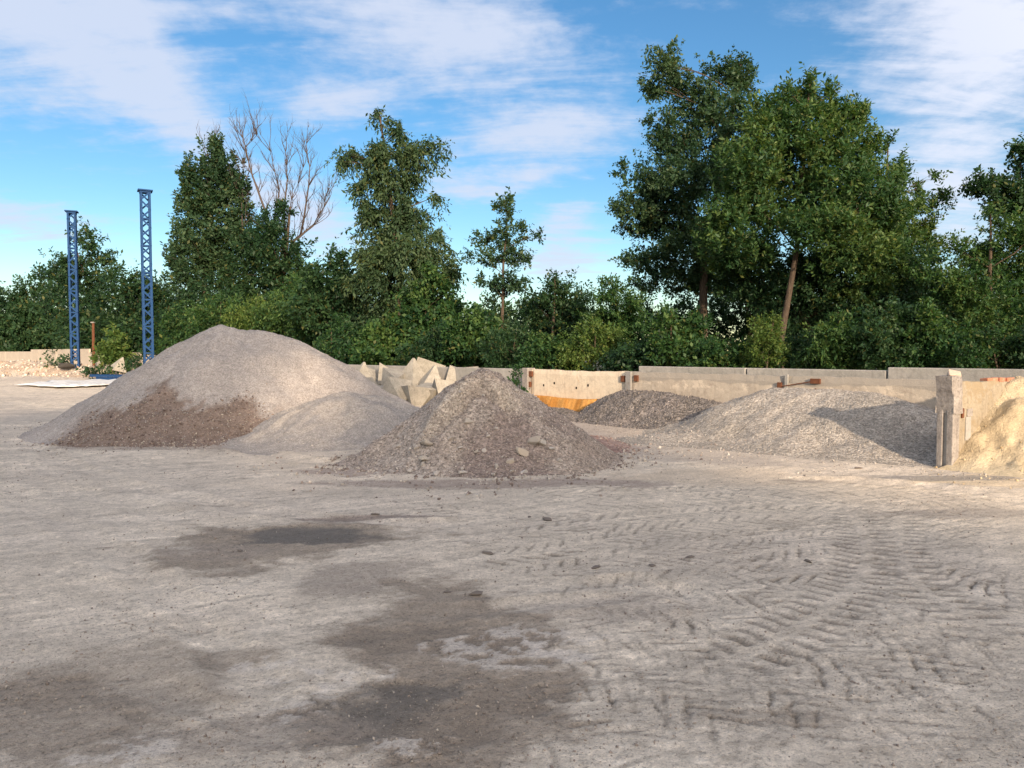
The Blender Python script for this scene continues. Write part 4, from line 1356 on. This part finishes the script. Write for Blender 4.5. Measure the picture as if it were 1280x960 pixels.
def tree(name, label, cat, Y, base_px, blobs, mat, bark=None, dens=1.0, leaf=None, wid=.5, droop=0.0, upb=.3, group=None, trunk=None, lean_to=None,
         tr=.16, k=11, gap=.42, seed=0, spread=1.0, base_z=0.0, sprig=None, limbs=True, fill=.46, sat=True):
    """blobs: (px, py, half width px, half height px[, depth offset m]) describe the crown's lobes"""
    bark = bark or M_BARK
    leaf = (leaf or max(.10, Y * .0050)) * .93
    sprig = sprig or leaf * 3.0
    rg = np.random.default_rng(seed + 1000)
    B0 = at(base_px, 440, Y); base = Vector((B0.x, Y, base_z))
    root = empty(name, base, label, cat, group)
    cs = []
    for bl in blobs:
        dY = bl[4] if len(bl) > 4 else rg.uniform(-.8, .8) * min(1.5, bl[2] * Y / F)
        c = at(bl[0], bl[1], Y + dY); rx = bl[2] * Y / F; rz = bl[3] * Y / F
        cs.append((c, rx, (rx + rz) * .5 * .85, rz, bl[2] * bl[3]))
    if sat:
        for c, rx, ry, rz, area in list(cs):
            if area < 120: continue
            for _ in range(5 if area > 500 else 3):
                u = rg.normal(size=3); u /= np.linalg.norm(u); u[2] = u[2] * .8 + .15
                f = rg.uniform(.20, .38); e = rg.uniform(.85, 1.12)
                cs.append((Vector((c.x + u[0] * rx * e, c.y + u[1] * ry * e, c.z + u[2] * rz * e)), rx * f, ry * f, rz * f * rg.uniform(.9, 1.5), area * f * f))
    PP = []; AA = []
    for c, rx, ry, rz, area in cs:
        n = int(area * math.pi * .76 * dens / k) + 2
        n3 = int(n * 2.2)
        d = rg.normal(size=(n3, 3)); d /= np.linalg.norm(d, axis=1)[:, None]
        r_ = rg.uniform(0, 1, n3) ** fill
        r_ *= 1 + rg.normal(size=n3) * .17
        lobe = vnoise3(d * 2.3 + np.array([c.x, c.y, c.z])[None] * 3.1, seed + 3)
        r_ = r_ * (.55 + .85 * lobe)
        p = d * r_[:, None] * np.array([rx, ry, rz])[None] * 1.08
        w = p + np.array(c)[None]
        q = vnoise3(w * (2.6 / max(.6, Y / 22)), seed + 5) * .65 + vnoise3(w * (6.0 / max(.6, Y / 22)), seed + 6) * .35
        ok = q > gap + .16 * (r_ - .6)
        w = w[ok][:n]; dd = d[ok][:n]
        ax = dd * np.array([1, 1, .8])[None] + rg.normal(size=dd.shape) * .45; ax[:, 2] += upb - droop * 1.2
        PP.append(w); AA.append(ax)
    P = np.concatenate(PP); A = np.concatenate(AA)
    V, Fq, C = leaves_mesh('crown', P, A, sprig, k, leaf, wid, droop, seed + 7, spread, np.clip((vnoise3(P * (.9 * 25 / max(Y, 12)), seed + 77) - .5) * 1.7 + .5, 0, 1))
    V = V - np.array(base)[None]
    # trunk and limbs
    top = max(cs, key=lambda t: t[0].z)
    T = MB()
    tp = Vector(at(*trunk[1], Y)) if trunk else (top[0] * .75 + base * .25)
    if trunk:
        s_ = at(*trunk[0], Y); path = [Vector((s_.x, Y, base_z - .3)), s_, tp, tp.lerp(top[0], .55), top[0]]
    else:
        path = limb_pts(base + Vector((0, 0, -.3)), top[0], .04, 6, seed)
    path = [p - base for p in path]
    path = [path[i].lerp(path[i + 1], f) for i in range(len(path) - 1) for f in (0, .33, .66)] + [path[-1]]
    nn = len(path); T.tube(path, [tr * (1 - .82 * i / (nn - 1)) for i in range(nn)], 8)
    if limbs:
        for i, (c, rx, ry, rz, area) in enumerate(cs[:len(blobs)]):
            c_ = c - base
            if area < 40 or (trunk and c.z < tp.z + 1.3): continue
            # leave the trunk a bit below the lobe
            best = min(range(nn), key=lambda j: (path[j] - c_).length + max(0, path[j].z - c_.z + .5 * rz + .3) * 3)
            o_ = path[best]; lr = tr * .30 * max(.25, 1 - .7 * best / nn)
            pts = limb_pts(o_, c_, .12, 5, seed + i); T.tube(pts, [lr * (1 - .7 * j / 5) for j in range(6)], 6)
            for j in range(2 + int(area / 800)):
                u = Vector(rg.normal(size=3)); u.normalize(); e = c_ + Vector((u.x * rx, u.y * ry, abs(u.z) * rz * .9 if j % 2 else u.z * rz)) * .85
                pt2 = limb_pts(pts[2 + j % 4], e, .10, 4, seed * 3 + i * 17 + j); T.tube(pt2, [lr * .36 * (1 - .75 * m / 4) for m in range(5)], 4)
    T.build('trunk', bark, root, smooth=True)
    obj('crown', mesh_np('crown', V, Fq, 4, C, smooth=False), mat, root)
    TREES[label] = root
    return root


G_WOOD = 'trees beyond the fence'
G_SHRUB = 'shrubs along the fence'
# far left
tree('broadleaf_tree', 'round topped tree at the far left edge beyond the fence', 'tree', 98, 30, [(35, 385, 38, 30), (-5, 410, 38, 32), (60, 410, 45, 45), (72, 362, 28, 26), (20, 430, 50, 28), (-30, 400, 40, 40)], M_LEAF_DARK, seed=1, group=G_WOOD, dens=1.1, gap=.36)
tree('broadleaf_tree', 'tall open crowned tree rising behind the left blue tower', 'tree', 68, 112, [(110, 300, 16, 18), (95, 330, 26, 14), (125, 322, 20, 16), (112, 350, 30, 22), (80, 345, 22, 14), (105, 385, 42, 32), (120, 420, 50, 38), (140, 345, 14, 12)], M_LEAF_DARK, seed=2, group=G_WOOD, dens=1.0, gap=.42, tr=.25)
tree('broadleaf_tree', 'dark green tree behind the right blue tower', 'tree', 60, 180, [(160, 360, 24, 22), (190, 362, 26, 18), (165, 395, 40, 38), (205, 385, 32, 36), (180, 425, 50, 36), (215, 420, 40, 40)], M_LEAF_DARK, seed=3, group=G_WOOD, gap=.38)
# poplar and its neighbours
tree('poplar_tree', 'tall narrow upright poplar left of the bare branches', 'tree', 52, 262, [(263, 200, 12, 24), (243, 245, 16, 36), (228, 285, 9, 40), (225, 330, 8, 26), (262, 255, 24, 48), (285, 225, 12, 30), (246, 310, 24, 46), (276, 300, 28, 60), (240, 355, 30, 40), (295, 270, 16, 40), (276, 212, 18, 28), (298, 245, 14, 30), (236, 222, 10, 22), (305, 310, 20, 40)], M_LEAF_OAK, seed=4, group=G_WOOD, upb=1.4, wid=.6, gap=.40, dens=1.1, tr=.3)
tree('broadleaf_tree', 'thick leafy tree below the bare branches', 'tree', 49, 335, [(330, 285, 22, 26), (318, 330, 36, 44), (352, 330, 34, 42), (378, 345, 20, 30), (345, 385, 48, 42), (300, 385, 44, 46), (270, 395, 40, 44), (355, 260, 12, 12), (390, 375, 16, 20)], M_LEAF_DARK, seed=5, group=G_WOOD, gap=.38, dens=1.1, tr=.3)
# bare branches
def dead_tree():
    Y = 50.6; b = at(352, 440, Y); base = Vector((b.x, Y, 0))
    root = empty('dead_tree', base, 'bare dead branches standing above the leafy trees left of centre', 'tree', G_WOOD)
    T = MB(); r = random.Random(17)

    def P(px, py, d=0): return at(px + (3 if py < 300 else 0), py + (14 if py < 300 else 0), Y + d) - base

    def sub(p, d, L, rad, lev):
        pts = [p]; v = d.normalized()
        for i in range(4):
            v = (v + Vector((r.uniform(-.25, .25), r.uniform(-.25, .25), r.uniform(-.05, .22)))).normalized(); pts.append(pts[-1] + v * L / 4)
        T.tube(pts, [rad * (1 - .7 * i / 4) for i in range(5)], 5)
        if lev > 0:
            for i in range(r.randint(2, 3)):
                a = pts[r.randint(1, 4)]; w = (v + Vector((r.uniform(-.8, .8), r.uniform(-.8, .8), r.uniform(-.1, .7)))).normalized(); sub(a, w, L * r.uniform(.5, .75), rad * .5, lev - 1)
    stems = [[(352, 430), (345, 340), (328, 250), (312, 205), (305, 170), (318, 155)], [(352, 430), (350, 330), (338, 270), (345, 225), (335, 175)],
             [(352, 430), (356, 320), (352, 250), (356, 210), (354, 175)], [(360, 430), (362, 320), (368, 285), (388, 268), (402, 245), (404, 232)],
             [(360, 430), (362, 320), (372, 280), (380, 240), (385, 195), (380, 165)], [(356, 340), (352, 290), (362, 235), (376, 195)], [(300, 300), (298, 240), (303, 190), (300, 158)],
             [(262, 300), (259, 215), (262, 165)]]
    for i, st in enumerate(stems):
        pts = []
        for a, c in zip(st[:-1], st[1:]):
            for t in (0, .5): pts.append(P(a[0] + (c[0] - a[0]) * t + r.uniform(-1.2, 1.2), a[1] + (c[1] - a[1]) * t, (i - 3) * .3))
        pts.append(P(*st[-1], (i - 3) * .3))
        n = len(pts); r0 = .13 if i < 5 else .06
        T.tube(pts, [max(.018, r0 * (1 - .92 * j / (n - 1))) for j in range(n)], 6)
        for j in range(n // 2 - (1 if i < 5 else 2), n):
            d = (pts[j] - pts[j - 1])
            for q in range(3):
                w = (d.normalized() * .8 + Vector((r.uniform(-.8, .8), r.uniform(-.6, .6), r.uniform(.0, .6)))); sub(pts[j], w, r.uniform(.8, 1.8), .030, 2)
    T.build('branches', M_BARK_PALE, root, smooth=True)


dead_tree()
# drooping tree
tree('willow_tree', 'tall drooping tree left of centre with a thin tuft on top', 'tree', 38, 500, [(472, 140, 9, 7), (486, 150, 7, 6), (462, 142, 5, 4), (480, 188, 30, 17), (442, 195, 22, 11), (426, 202, 10, 9), (520, 195, 28, 20), (546, 180, 12, 9), (500, 165, 14, 12), (492, 225, 36, 24), (480, 262, 30, 26), (508, 268, 28, 28), (545, 245, 8, 8), (452, 240, 12, 14),
     (482, 305, 26, 30), (510, 318, 32, 32), (540, 322, 18, 34), (455, 318, 12, 30), (562, 338, 11, 28), (490, 372, 56, 38), (470, 340, 24, 26)],
     M_LEAF_WILLOW, seed=6, group=G_WOOD, droop=.5, wid=.38, upb=.1, leaf=.24, gap=.45, dens=1.35, tr=.22, spread=.8, sprig=.75)
# slender tree
tree('young_tree', 'slender airy tree standing alone in the centre gap of the treeline', 'tree', 31, 628, [(632, 262, 13, 15), (652, 292, 18, 10), (608, 298, 18, 9), (632, 292, 18, 20), (676, 294, 11, 6), (592, 322, 14, 8), (622, 325, 26, 15), (655, 325, 16, 10), (640, 350, 20, 18), (612, 352, 16, 10), (624, 375, 20, 18), (630, 405, 18, 20)],
     M_LEAF_OAK, seed=7, group=G_WOOD, gap=.46, dens=.95, tr=.10, wid=.55, upb=.5)
# centre shrubs and small trees
tree('broadleaf_tree', 'rounded dark tree right of the slender airy tree', 'tree', 30, 695, [(698, 362, 28, 20), (680, 385, 36, 26), (715, 390, 36, 28), (690, 420, 46, 32)], M_LEAF_DARK, seed=8, group=G_WOOD, gap=.40, tr=.12)
tree('young_tree', 'light green sparse young tree just left of the tallest tree', 'tree', 27, 768, [(765, 365, 20, 20), (750, 390, 24, 24), (785, 395, 28, 30), (760, 425, 38, 30)], M_LEAF_SHRUB, seed=9, group=G_WOOD, gap=.45, tr=.08)
# tall tree
tree('oak_tree', 'tallest tree, grey green, with an open two peaked top', 'tree', 29, 878, [(832, 80, 24, 22), (818, 110, 14, 14), (862, 112, 34, 24), (905, 92, 30, 20), (930, 105, 16, 22), (880, 140, 38, 26), (825, 165, 24, 22), (850, 185, 38, 28), (905, 160, 34, 34), (812, 225, 34, 28), (790, 262, 26, 20), (825, 262, 36, 28),
     (865, 225, 44, 38), (910, 215, 40, 46), (855, 285, 46, 30), (800, 285, 30, 14), (775, 258, 12, 8), (885, 300, 50, 34), (830, 325, 44, 22, 1.0), (905, 345, 46, 34, .8), (795, 325, 26, 10), (815, 355, 28, 14), (855, 355, 30, 16, 1.5)],
     M_LEAF_OAK, seed=10, group=G_WOOD, gap=.44, dens=1.2, tr=.24, trunk=((878, 420), (880, 330)), leaf=.14, wid=.55, upb=.25)
tree('ash_tree', 'broad bright green ash with upright sprays and a bare leaning trunk', 'tree', 25, 980, [(1012, 104, 7, 14), (1036, 122, 7, 14), (986, 116, 6, 13), (960, 134, 7, 14), (1074, 146, 8, 18), (1090, 182, 8, 18), (1058, 140, 6, 12), (1012, 128, 30, 18), (975, 145, 30, 22), (1042, 145, 24, 22), (955, 165, 26, 26), (1000, 175, 46, 36), (1055, 185, 32, 34), (1072, 150, 10, 16), (940, 205, 34, 36), (985, 225, 50, 40), (1040, 235, 48, 42), (1080, 225, 24, 34), (925, 250, 36, 40), (970, 275, 48, 30),
     (1020, 285, 52, 28), (1075, 280, 36, 36), (900, 285, 30, 26), (945, 315, 36, 22), (1060, 320, 44, 26), (1100, 300, 32, 40), (1108, 250, 18, 36), (1085, 355, 42, 30, .8), (1030, 330, 40, 18, 1.5), (920, 325, 40, 24, 1.5)],
     M_LEAF_ASH, bark=M_BARK_RED, seed=11, group=G_WOOD, gap=.36, dens=1.2, tr=.15, trunk=((976, 425), (996, 312)), leaf=.165, wid=.40, upb=1.3, k=12, sprig=.42)
tree('young_tree', 'thin limbed tree reaching out right of the bright ash', 'tree', 27, 1120, [(1110, 188, 9, 14), (1124, 212, 12, 18), (1108, 225, 14, 20), (1150, 236, 12, 9), (1168, 222, 7, 8), (1178, 248, 13, 11), (1150, 262, 20, 14), (1125, 265, 22, 24), (1160, 285, 20, 16), (1135, 305, 30, 28), (1165, 315, 22, 20), (1120, 345, 38, 32)],
     M_LEAF_ASH, seed=12, group=G_WOOD, gap=.45, dens=1.1, tr=.12, upb=.7, leaf=.15, wid=.45)
tree('broadleaf_tree', 'dark tree cut by the right edge with limbs reaching left', 'tree', 26, 1310, [(1276, 185, 14, 10), (1235, 228, 22, 14), (1222, 240, 12, 8), (1262, 240, 26, 16), (1250, 262, 22, 12), (1285, 262, 24, 20), (1300, 210, 24, 30), (1320, 280, 40, 50)], M_LEAF_DARK, seed=13, group=G_WOOD, gap=.42, dens=1.2, tr=.2, leaf=.15, wid=.6)
tree('broadleaf_tree', 'light green bushy tree in the lower right corner of the treeline', 'tree', 22, 1262, [(1258, 285, 30, 24), (1285, 300, 30, 30), (1225, 325, 32, 24), (1265, 335, 44, 32), (1205, 360, 36, 30), (1245, 385, 48, 36), (1290, 390, 40, 50), (1195, 310, 14, 14), (1170, 350, 26, 26)], M_LEAF_SHRUB, seed=14, group=G_WOOD, gap=.40, tr=.13, upb=.5)
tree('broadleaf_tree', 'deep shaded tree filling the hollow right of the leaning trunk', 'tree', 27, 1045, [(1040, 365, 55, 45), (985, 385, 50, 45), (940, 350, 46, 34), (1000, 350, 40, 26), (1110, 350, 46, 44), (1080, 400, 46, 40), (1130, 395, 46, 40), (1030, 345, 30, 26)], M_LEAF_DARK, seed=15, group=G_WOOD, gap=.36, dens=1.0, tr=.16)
tree('broadleaf_tree', 'dark tree behind the trunk of the tallest tree', 'tree', 34, 920, [(925, 370, 44, 34), (890, 405, 50, 30), (960, 390, 44, 34), (850, 410, 44, 28), (800, 410, 44, 30), (770, 425, 44, 24)], M_LEAF_DARK, seed=16, group=G_WOOD, gap=.36, dens=.9, tr=.16)

# shrubs along the fence: (px, py of centre, half width, half height, depth, leaves, label)
SHRUBS = [
    (182, 432, 46, 34, 50, M_LEAF_DARK, 'dark shrub behind the right blue tower foot'),
    (232, 420, 42, 40, 47, M_LEAF_SHRUB, 'green shrub behind the left slope of the largest heap'),
    (275, 405, 40, 36, 45, M_LEAF_SHRUB, 'shrub directly behind the peak of the largest heap'),
    (322, 398, 40, 34, 44, M_LEAF_YELLOW, 'lighter yellow green shrub above the right of the largest heap peak'),
    (370, 405, 44, 40, 42, M_LEAF_SHRUB, 'broad shrub above the right shoulder of the largest heap'),
    (412, 395, 38, 42, 39, M_LEAF_DARK, 'dark shrub left of the drooping tree'),
    (440, 425, 46, 36, 34, M_LEAF_SHRUB, 'shrub above the left end of the concrete pyramids'),
    (490, 420, 48, 40, 33, M_LEAF_SHRUB, 'shrub above the middle of the concrete pyramids'),
    (534, 385, 40, 56, 33.5, M_LEAF_SHRUB, 'tall bushy shrub in front of the drooping tree'),
    (548, 430, 46, 30, 30, M_LEAF_DARK, 'shrub above the right end of the concrete pyramids'),
    (592, 420, 40, 38, 29, M_LEAF_SHRUB, 'shrub left of the slender airy tree foot'),
    (640, 432, 42, 30, 26, M_LEAF_DARK, 'shrub directly above the middle heap peak'),
    (690, 432, 44, 32, 25, M_LEAF_SHRUB, 'shrub above the sunlit cream slab'),
    (742, 425, 44, 38, 24, M_LEAF_YELLOW, 'lighter shrub above the steel joint channel of the bay wall'),
    (800, 435, 44, 34, 22.5, M_LEAF_DARK, 'dark shrub under the left of the tallest tree'),
    (850, 432, 44, 36, 21.5, M_LEAF_SHRUB, 'shrub under the trunk of the tallest tree'),
    (905, 438, 44, 30, 20.5, M_LEAF_SHRUB, 'shrub left of the upright pale bush'),
    (958, 432, 26, 34, 19.5, M_LEAF_YELLOW, 'narrow upright pale bush at the foot of the leaning trunk'),
    (1010, 440, 36, 30, 20, M_LEAF_DARK, 'dark shrub right of the leaning trunk'),
    (1058, 430, 48, 40, 19, M_LEAF_SHRUB, 'feathery shrub above the light gravel heap'),
    (1120, 432, 50, 40, 18.5, M_LEAF_DARK, 'dark shrub above the shaded gravel'),
    (1180, 430, 50, 42, 18, M_LEAF_SHRUB, 'shrub above the divider post'),
    (1245, 435, 48, 40, 17.2, M_LEAF_SHRUB, 'shrub above the yellow sand at the right edge'),
    (1310, 430, 48, 46, 16.5, M_LEAF_DARK, 'shrub cut by the right edge above the fence'),
]
rs = random.Random(3)
for i, (a, b, w, h, Y, m, lab) in enumerate(SHRUBS):
    q = rs.uniform(.7, 1.45); b += rs.uniform(-16, 10) - (q - 1) * 14; hh = h * q
    bl = [(a, b, w * .75, hh * .75), (a - w * rs.uniform(.4, .7), b + h * rs.uniform(.1, .4), w * .5, h * .6), (a + w * rs.uniform(.4, .7), b + h * rs.uniform(.1, .4), w * .5, h * .6), (a + rs.uniform(-.4, .4) * w, b - hh * .65, w * .28, hh * .42),
          (a - w * .45, b - hh * rs.uniform(.2, .5), w * .26, hh * .34), (a + w * .5, b - hh * rs.uniform(.2, .5), w * .26, hh * .34), (a, 452, w * .9, 22)]
    tree('shrub', lab, 'shrub', Y, a, bl, m, seed=40 + i, group=G_SHRUB, gap=rs.uniform(.36, .43), dens=.95, tr=.05, upb=rs.uniform(.1, 1.1), k=10, wid=rs.choice((.35, .5, .6)), leaf=Y * rs.choice((.0042, .005, .006)), droop=rs.choice((0, 0, .3)))
# second row, deeper in the wood
BACK = [(60, 430, 80, 40, 104, 'left of the left blue tower'), (200, 420, 90, 45, 66, 'around the right blue tower'), (330, 415, 90, 50, 58, 'behind the largest heap peak'), (430, 410, 80, 50, 50, 'left of the drooping tree'), (560, 425, 90, 36, 44, 'right of the drooping tree'),
        (665, 425, 80, 38, 40, 'below the slender airy tree'), (1000, 425, 90, 40, 34, 'behind the leaning trunk'), (1110, 410, 90, 55, 33, 'behind the thin limbed tree'), (1230, 410, 100, 60, 31, 'behind the lower right corner')]
for i, (a, b, w, h, Y, lab) in enumerate(BACK):
    bl = [(a - w * .5, b, w * .5, h), (a, b - h * .1, w * .5, h), (a + w * .5, b, w * .5, h), (a - w * .25, b + h * .4, w * .5, h * .6), (a + w * .3, b + h * .4, w * .5, h * .6)]
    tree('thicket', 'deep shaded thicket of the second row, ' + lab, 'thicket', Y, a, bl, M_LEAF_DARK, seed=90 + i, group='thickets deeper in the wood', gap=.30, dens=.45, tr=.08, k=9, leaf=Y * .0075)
# small plants inside the yard
tree('shrub', 'bright green shrub standing between the two blue towers', 'shrub', 48, 140, [(140, 432, 13, 14), (134, 448, 16, 12), (150, 445, 14, 16), (143, 418, 7, 9)], M_LEAF_YELLOW, seed=120, gap=.35, tr=.05, dens=1.2)
tree('shrub', 'small shrub left of the left tower foot', 'shrub', 52, 72, [(70, 455, 13, 7), (82, 452, 9, 8), (62, 459, 8, 4)], M_LEAF_OAK, seed=121, gap=.35, tr=.04)
tree('shrub', 'small dark shrub at the foot of the right tower', 'shrub', 44, 172, [(172, 453, 10, 10), (165, 460, 10, 6)], M_LEAF_DARK, seed=122, gap=.35, tr=.04)
tree('shrub', 'leafy bush just right of the right blue tower foot', 'shrub', 45, 203, [(203, 447, 9, 12), (212, 440, 9, 12), (207, 430, 6, 8)], M_LEAF_SHRUB, seed=125, gap=.35, tr=.04)
tree('shrub', 'low weeds along the blue beams', 'shrub', 45, 122, [(118, 464, 12, 5), (130, 466, 12, 4), (108, 462, 6, 5)], M_LEAF_DARK, seed=123, gap=.35, tr=.03)
tree('sapling', 'small leafy sapling beside the left end of the bay wall', 'sapling', 18.5, 648, [(648, 467, 8, 9), (645, 480, 11, 9), (652, 488, 9, 8), (648, 498, 8, 8)], M_LEAF_SHRUB, seed=124, gap=.40, tr=.018, leaf=.085, dens=.9, sprig=.2)


# ------------------------------------------------------------------ the trees behind the photographer that shade the foreground
def copy_tree(src, loc, rz, sc, label):
    c = src.copy(); COL.objects.link(c); c.location = loc; c.rotation_euler = (0, 0, rz); c.scale = (sc, sc, sc); c['label'] = label; c['group'] = 'trees behind the camera'
    for ch in src.children:
        d = ch.copy(); COL.objects.link(d); d.parent = c
    return c


SRC_A = TREES['thick leafy tree below the bare branches']; SRC_B = TREES['broad bright green ash with upright sprays and a bare leaning trunk']
PERP = Vector((-SUN_AZ.y, SUN_AZ.x)); PERP.normalize(); AZ = SUN_AZ.normalized()
SHADE = [(-3.0, 60, 2.2), (1.6, 61, 2.12), (-10, 62, 2.3), (-20, 63, 2.3), (-31, 63, 2.2), (9.5, 60, 1.56), (18, 61, 1.56), (28, 62, 1.56), (13, 66, 1.62)]
for i, (pp, qq, sc) in enumerate(SHADE):
    w = PERP * pp + AZ * qq
    copy_tree(SRC_A, (w.x, w.y, 0), 1.3 * i, sc, 'leafy shade tree standing behind the camera, outside the picture')
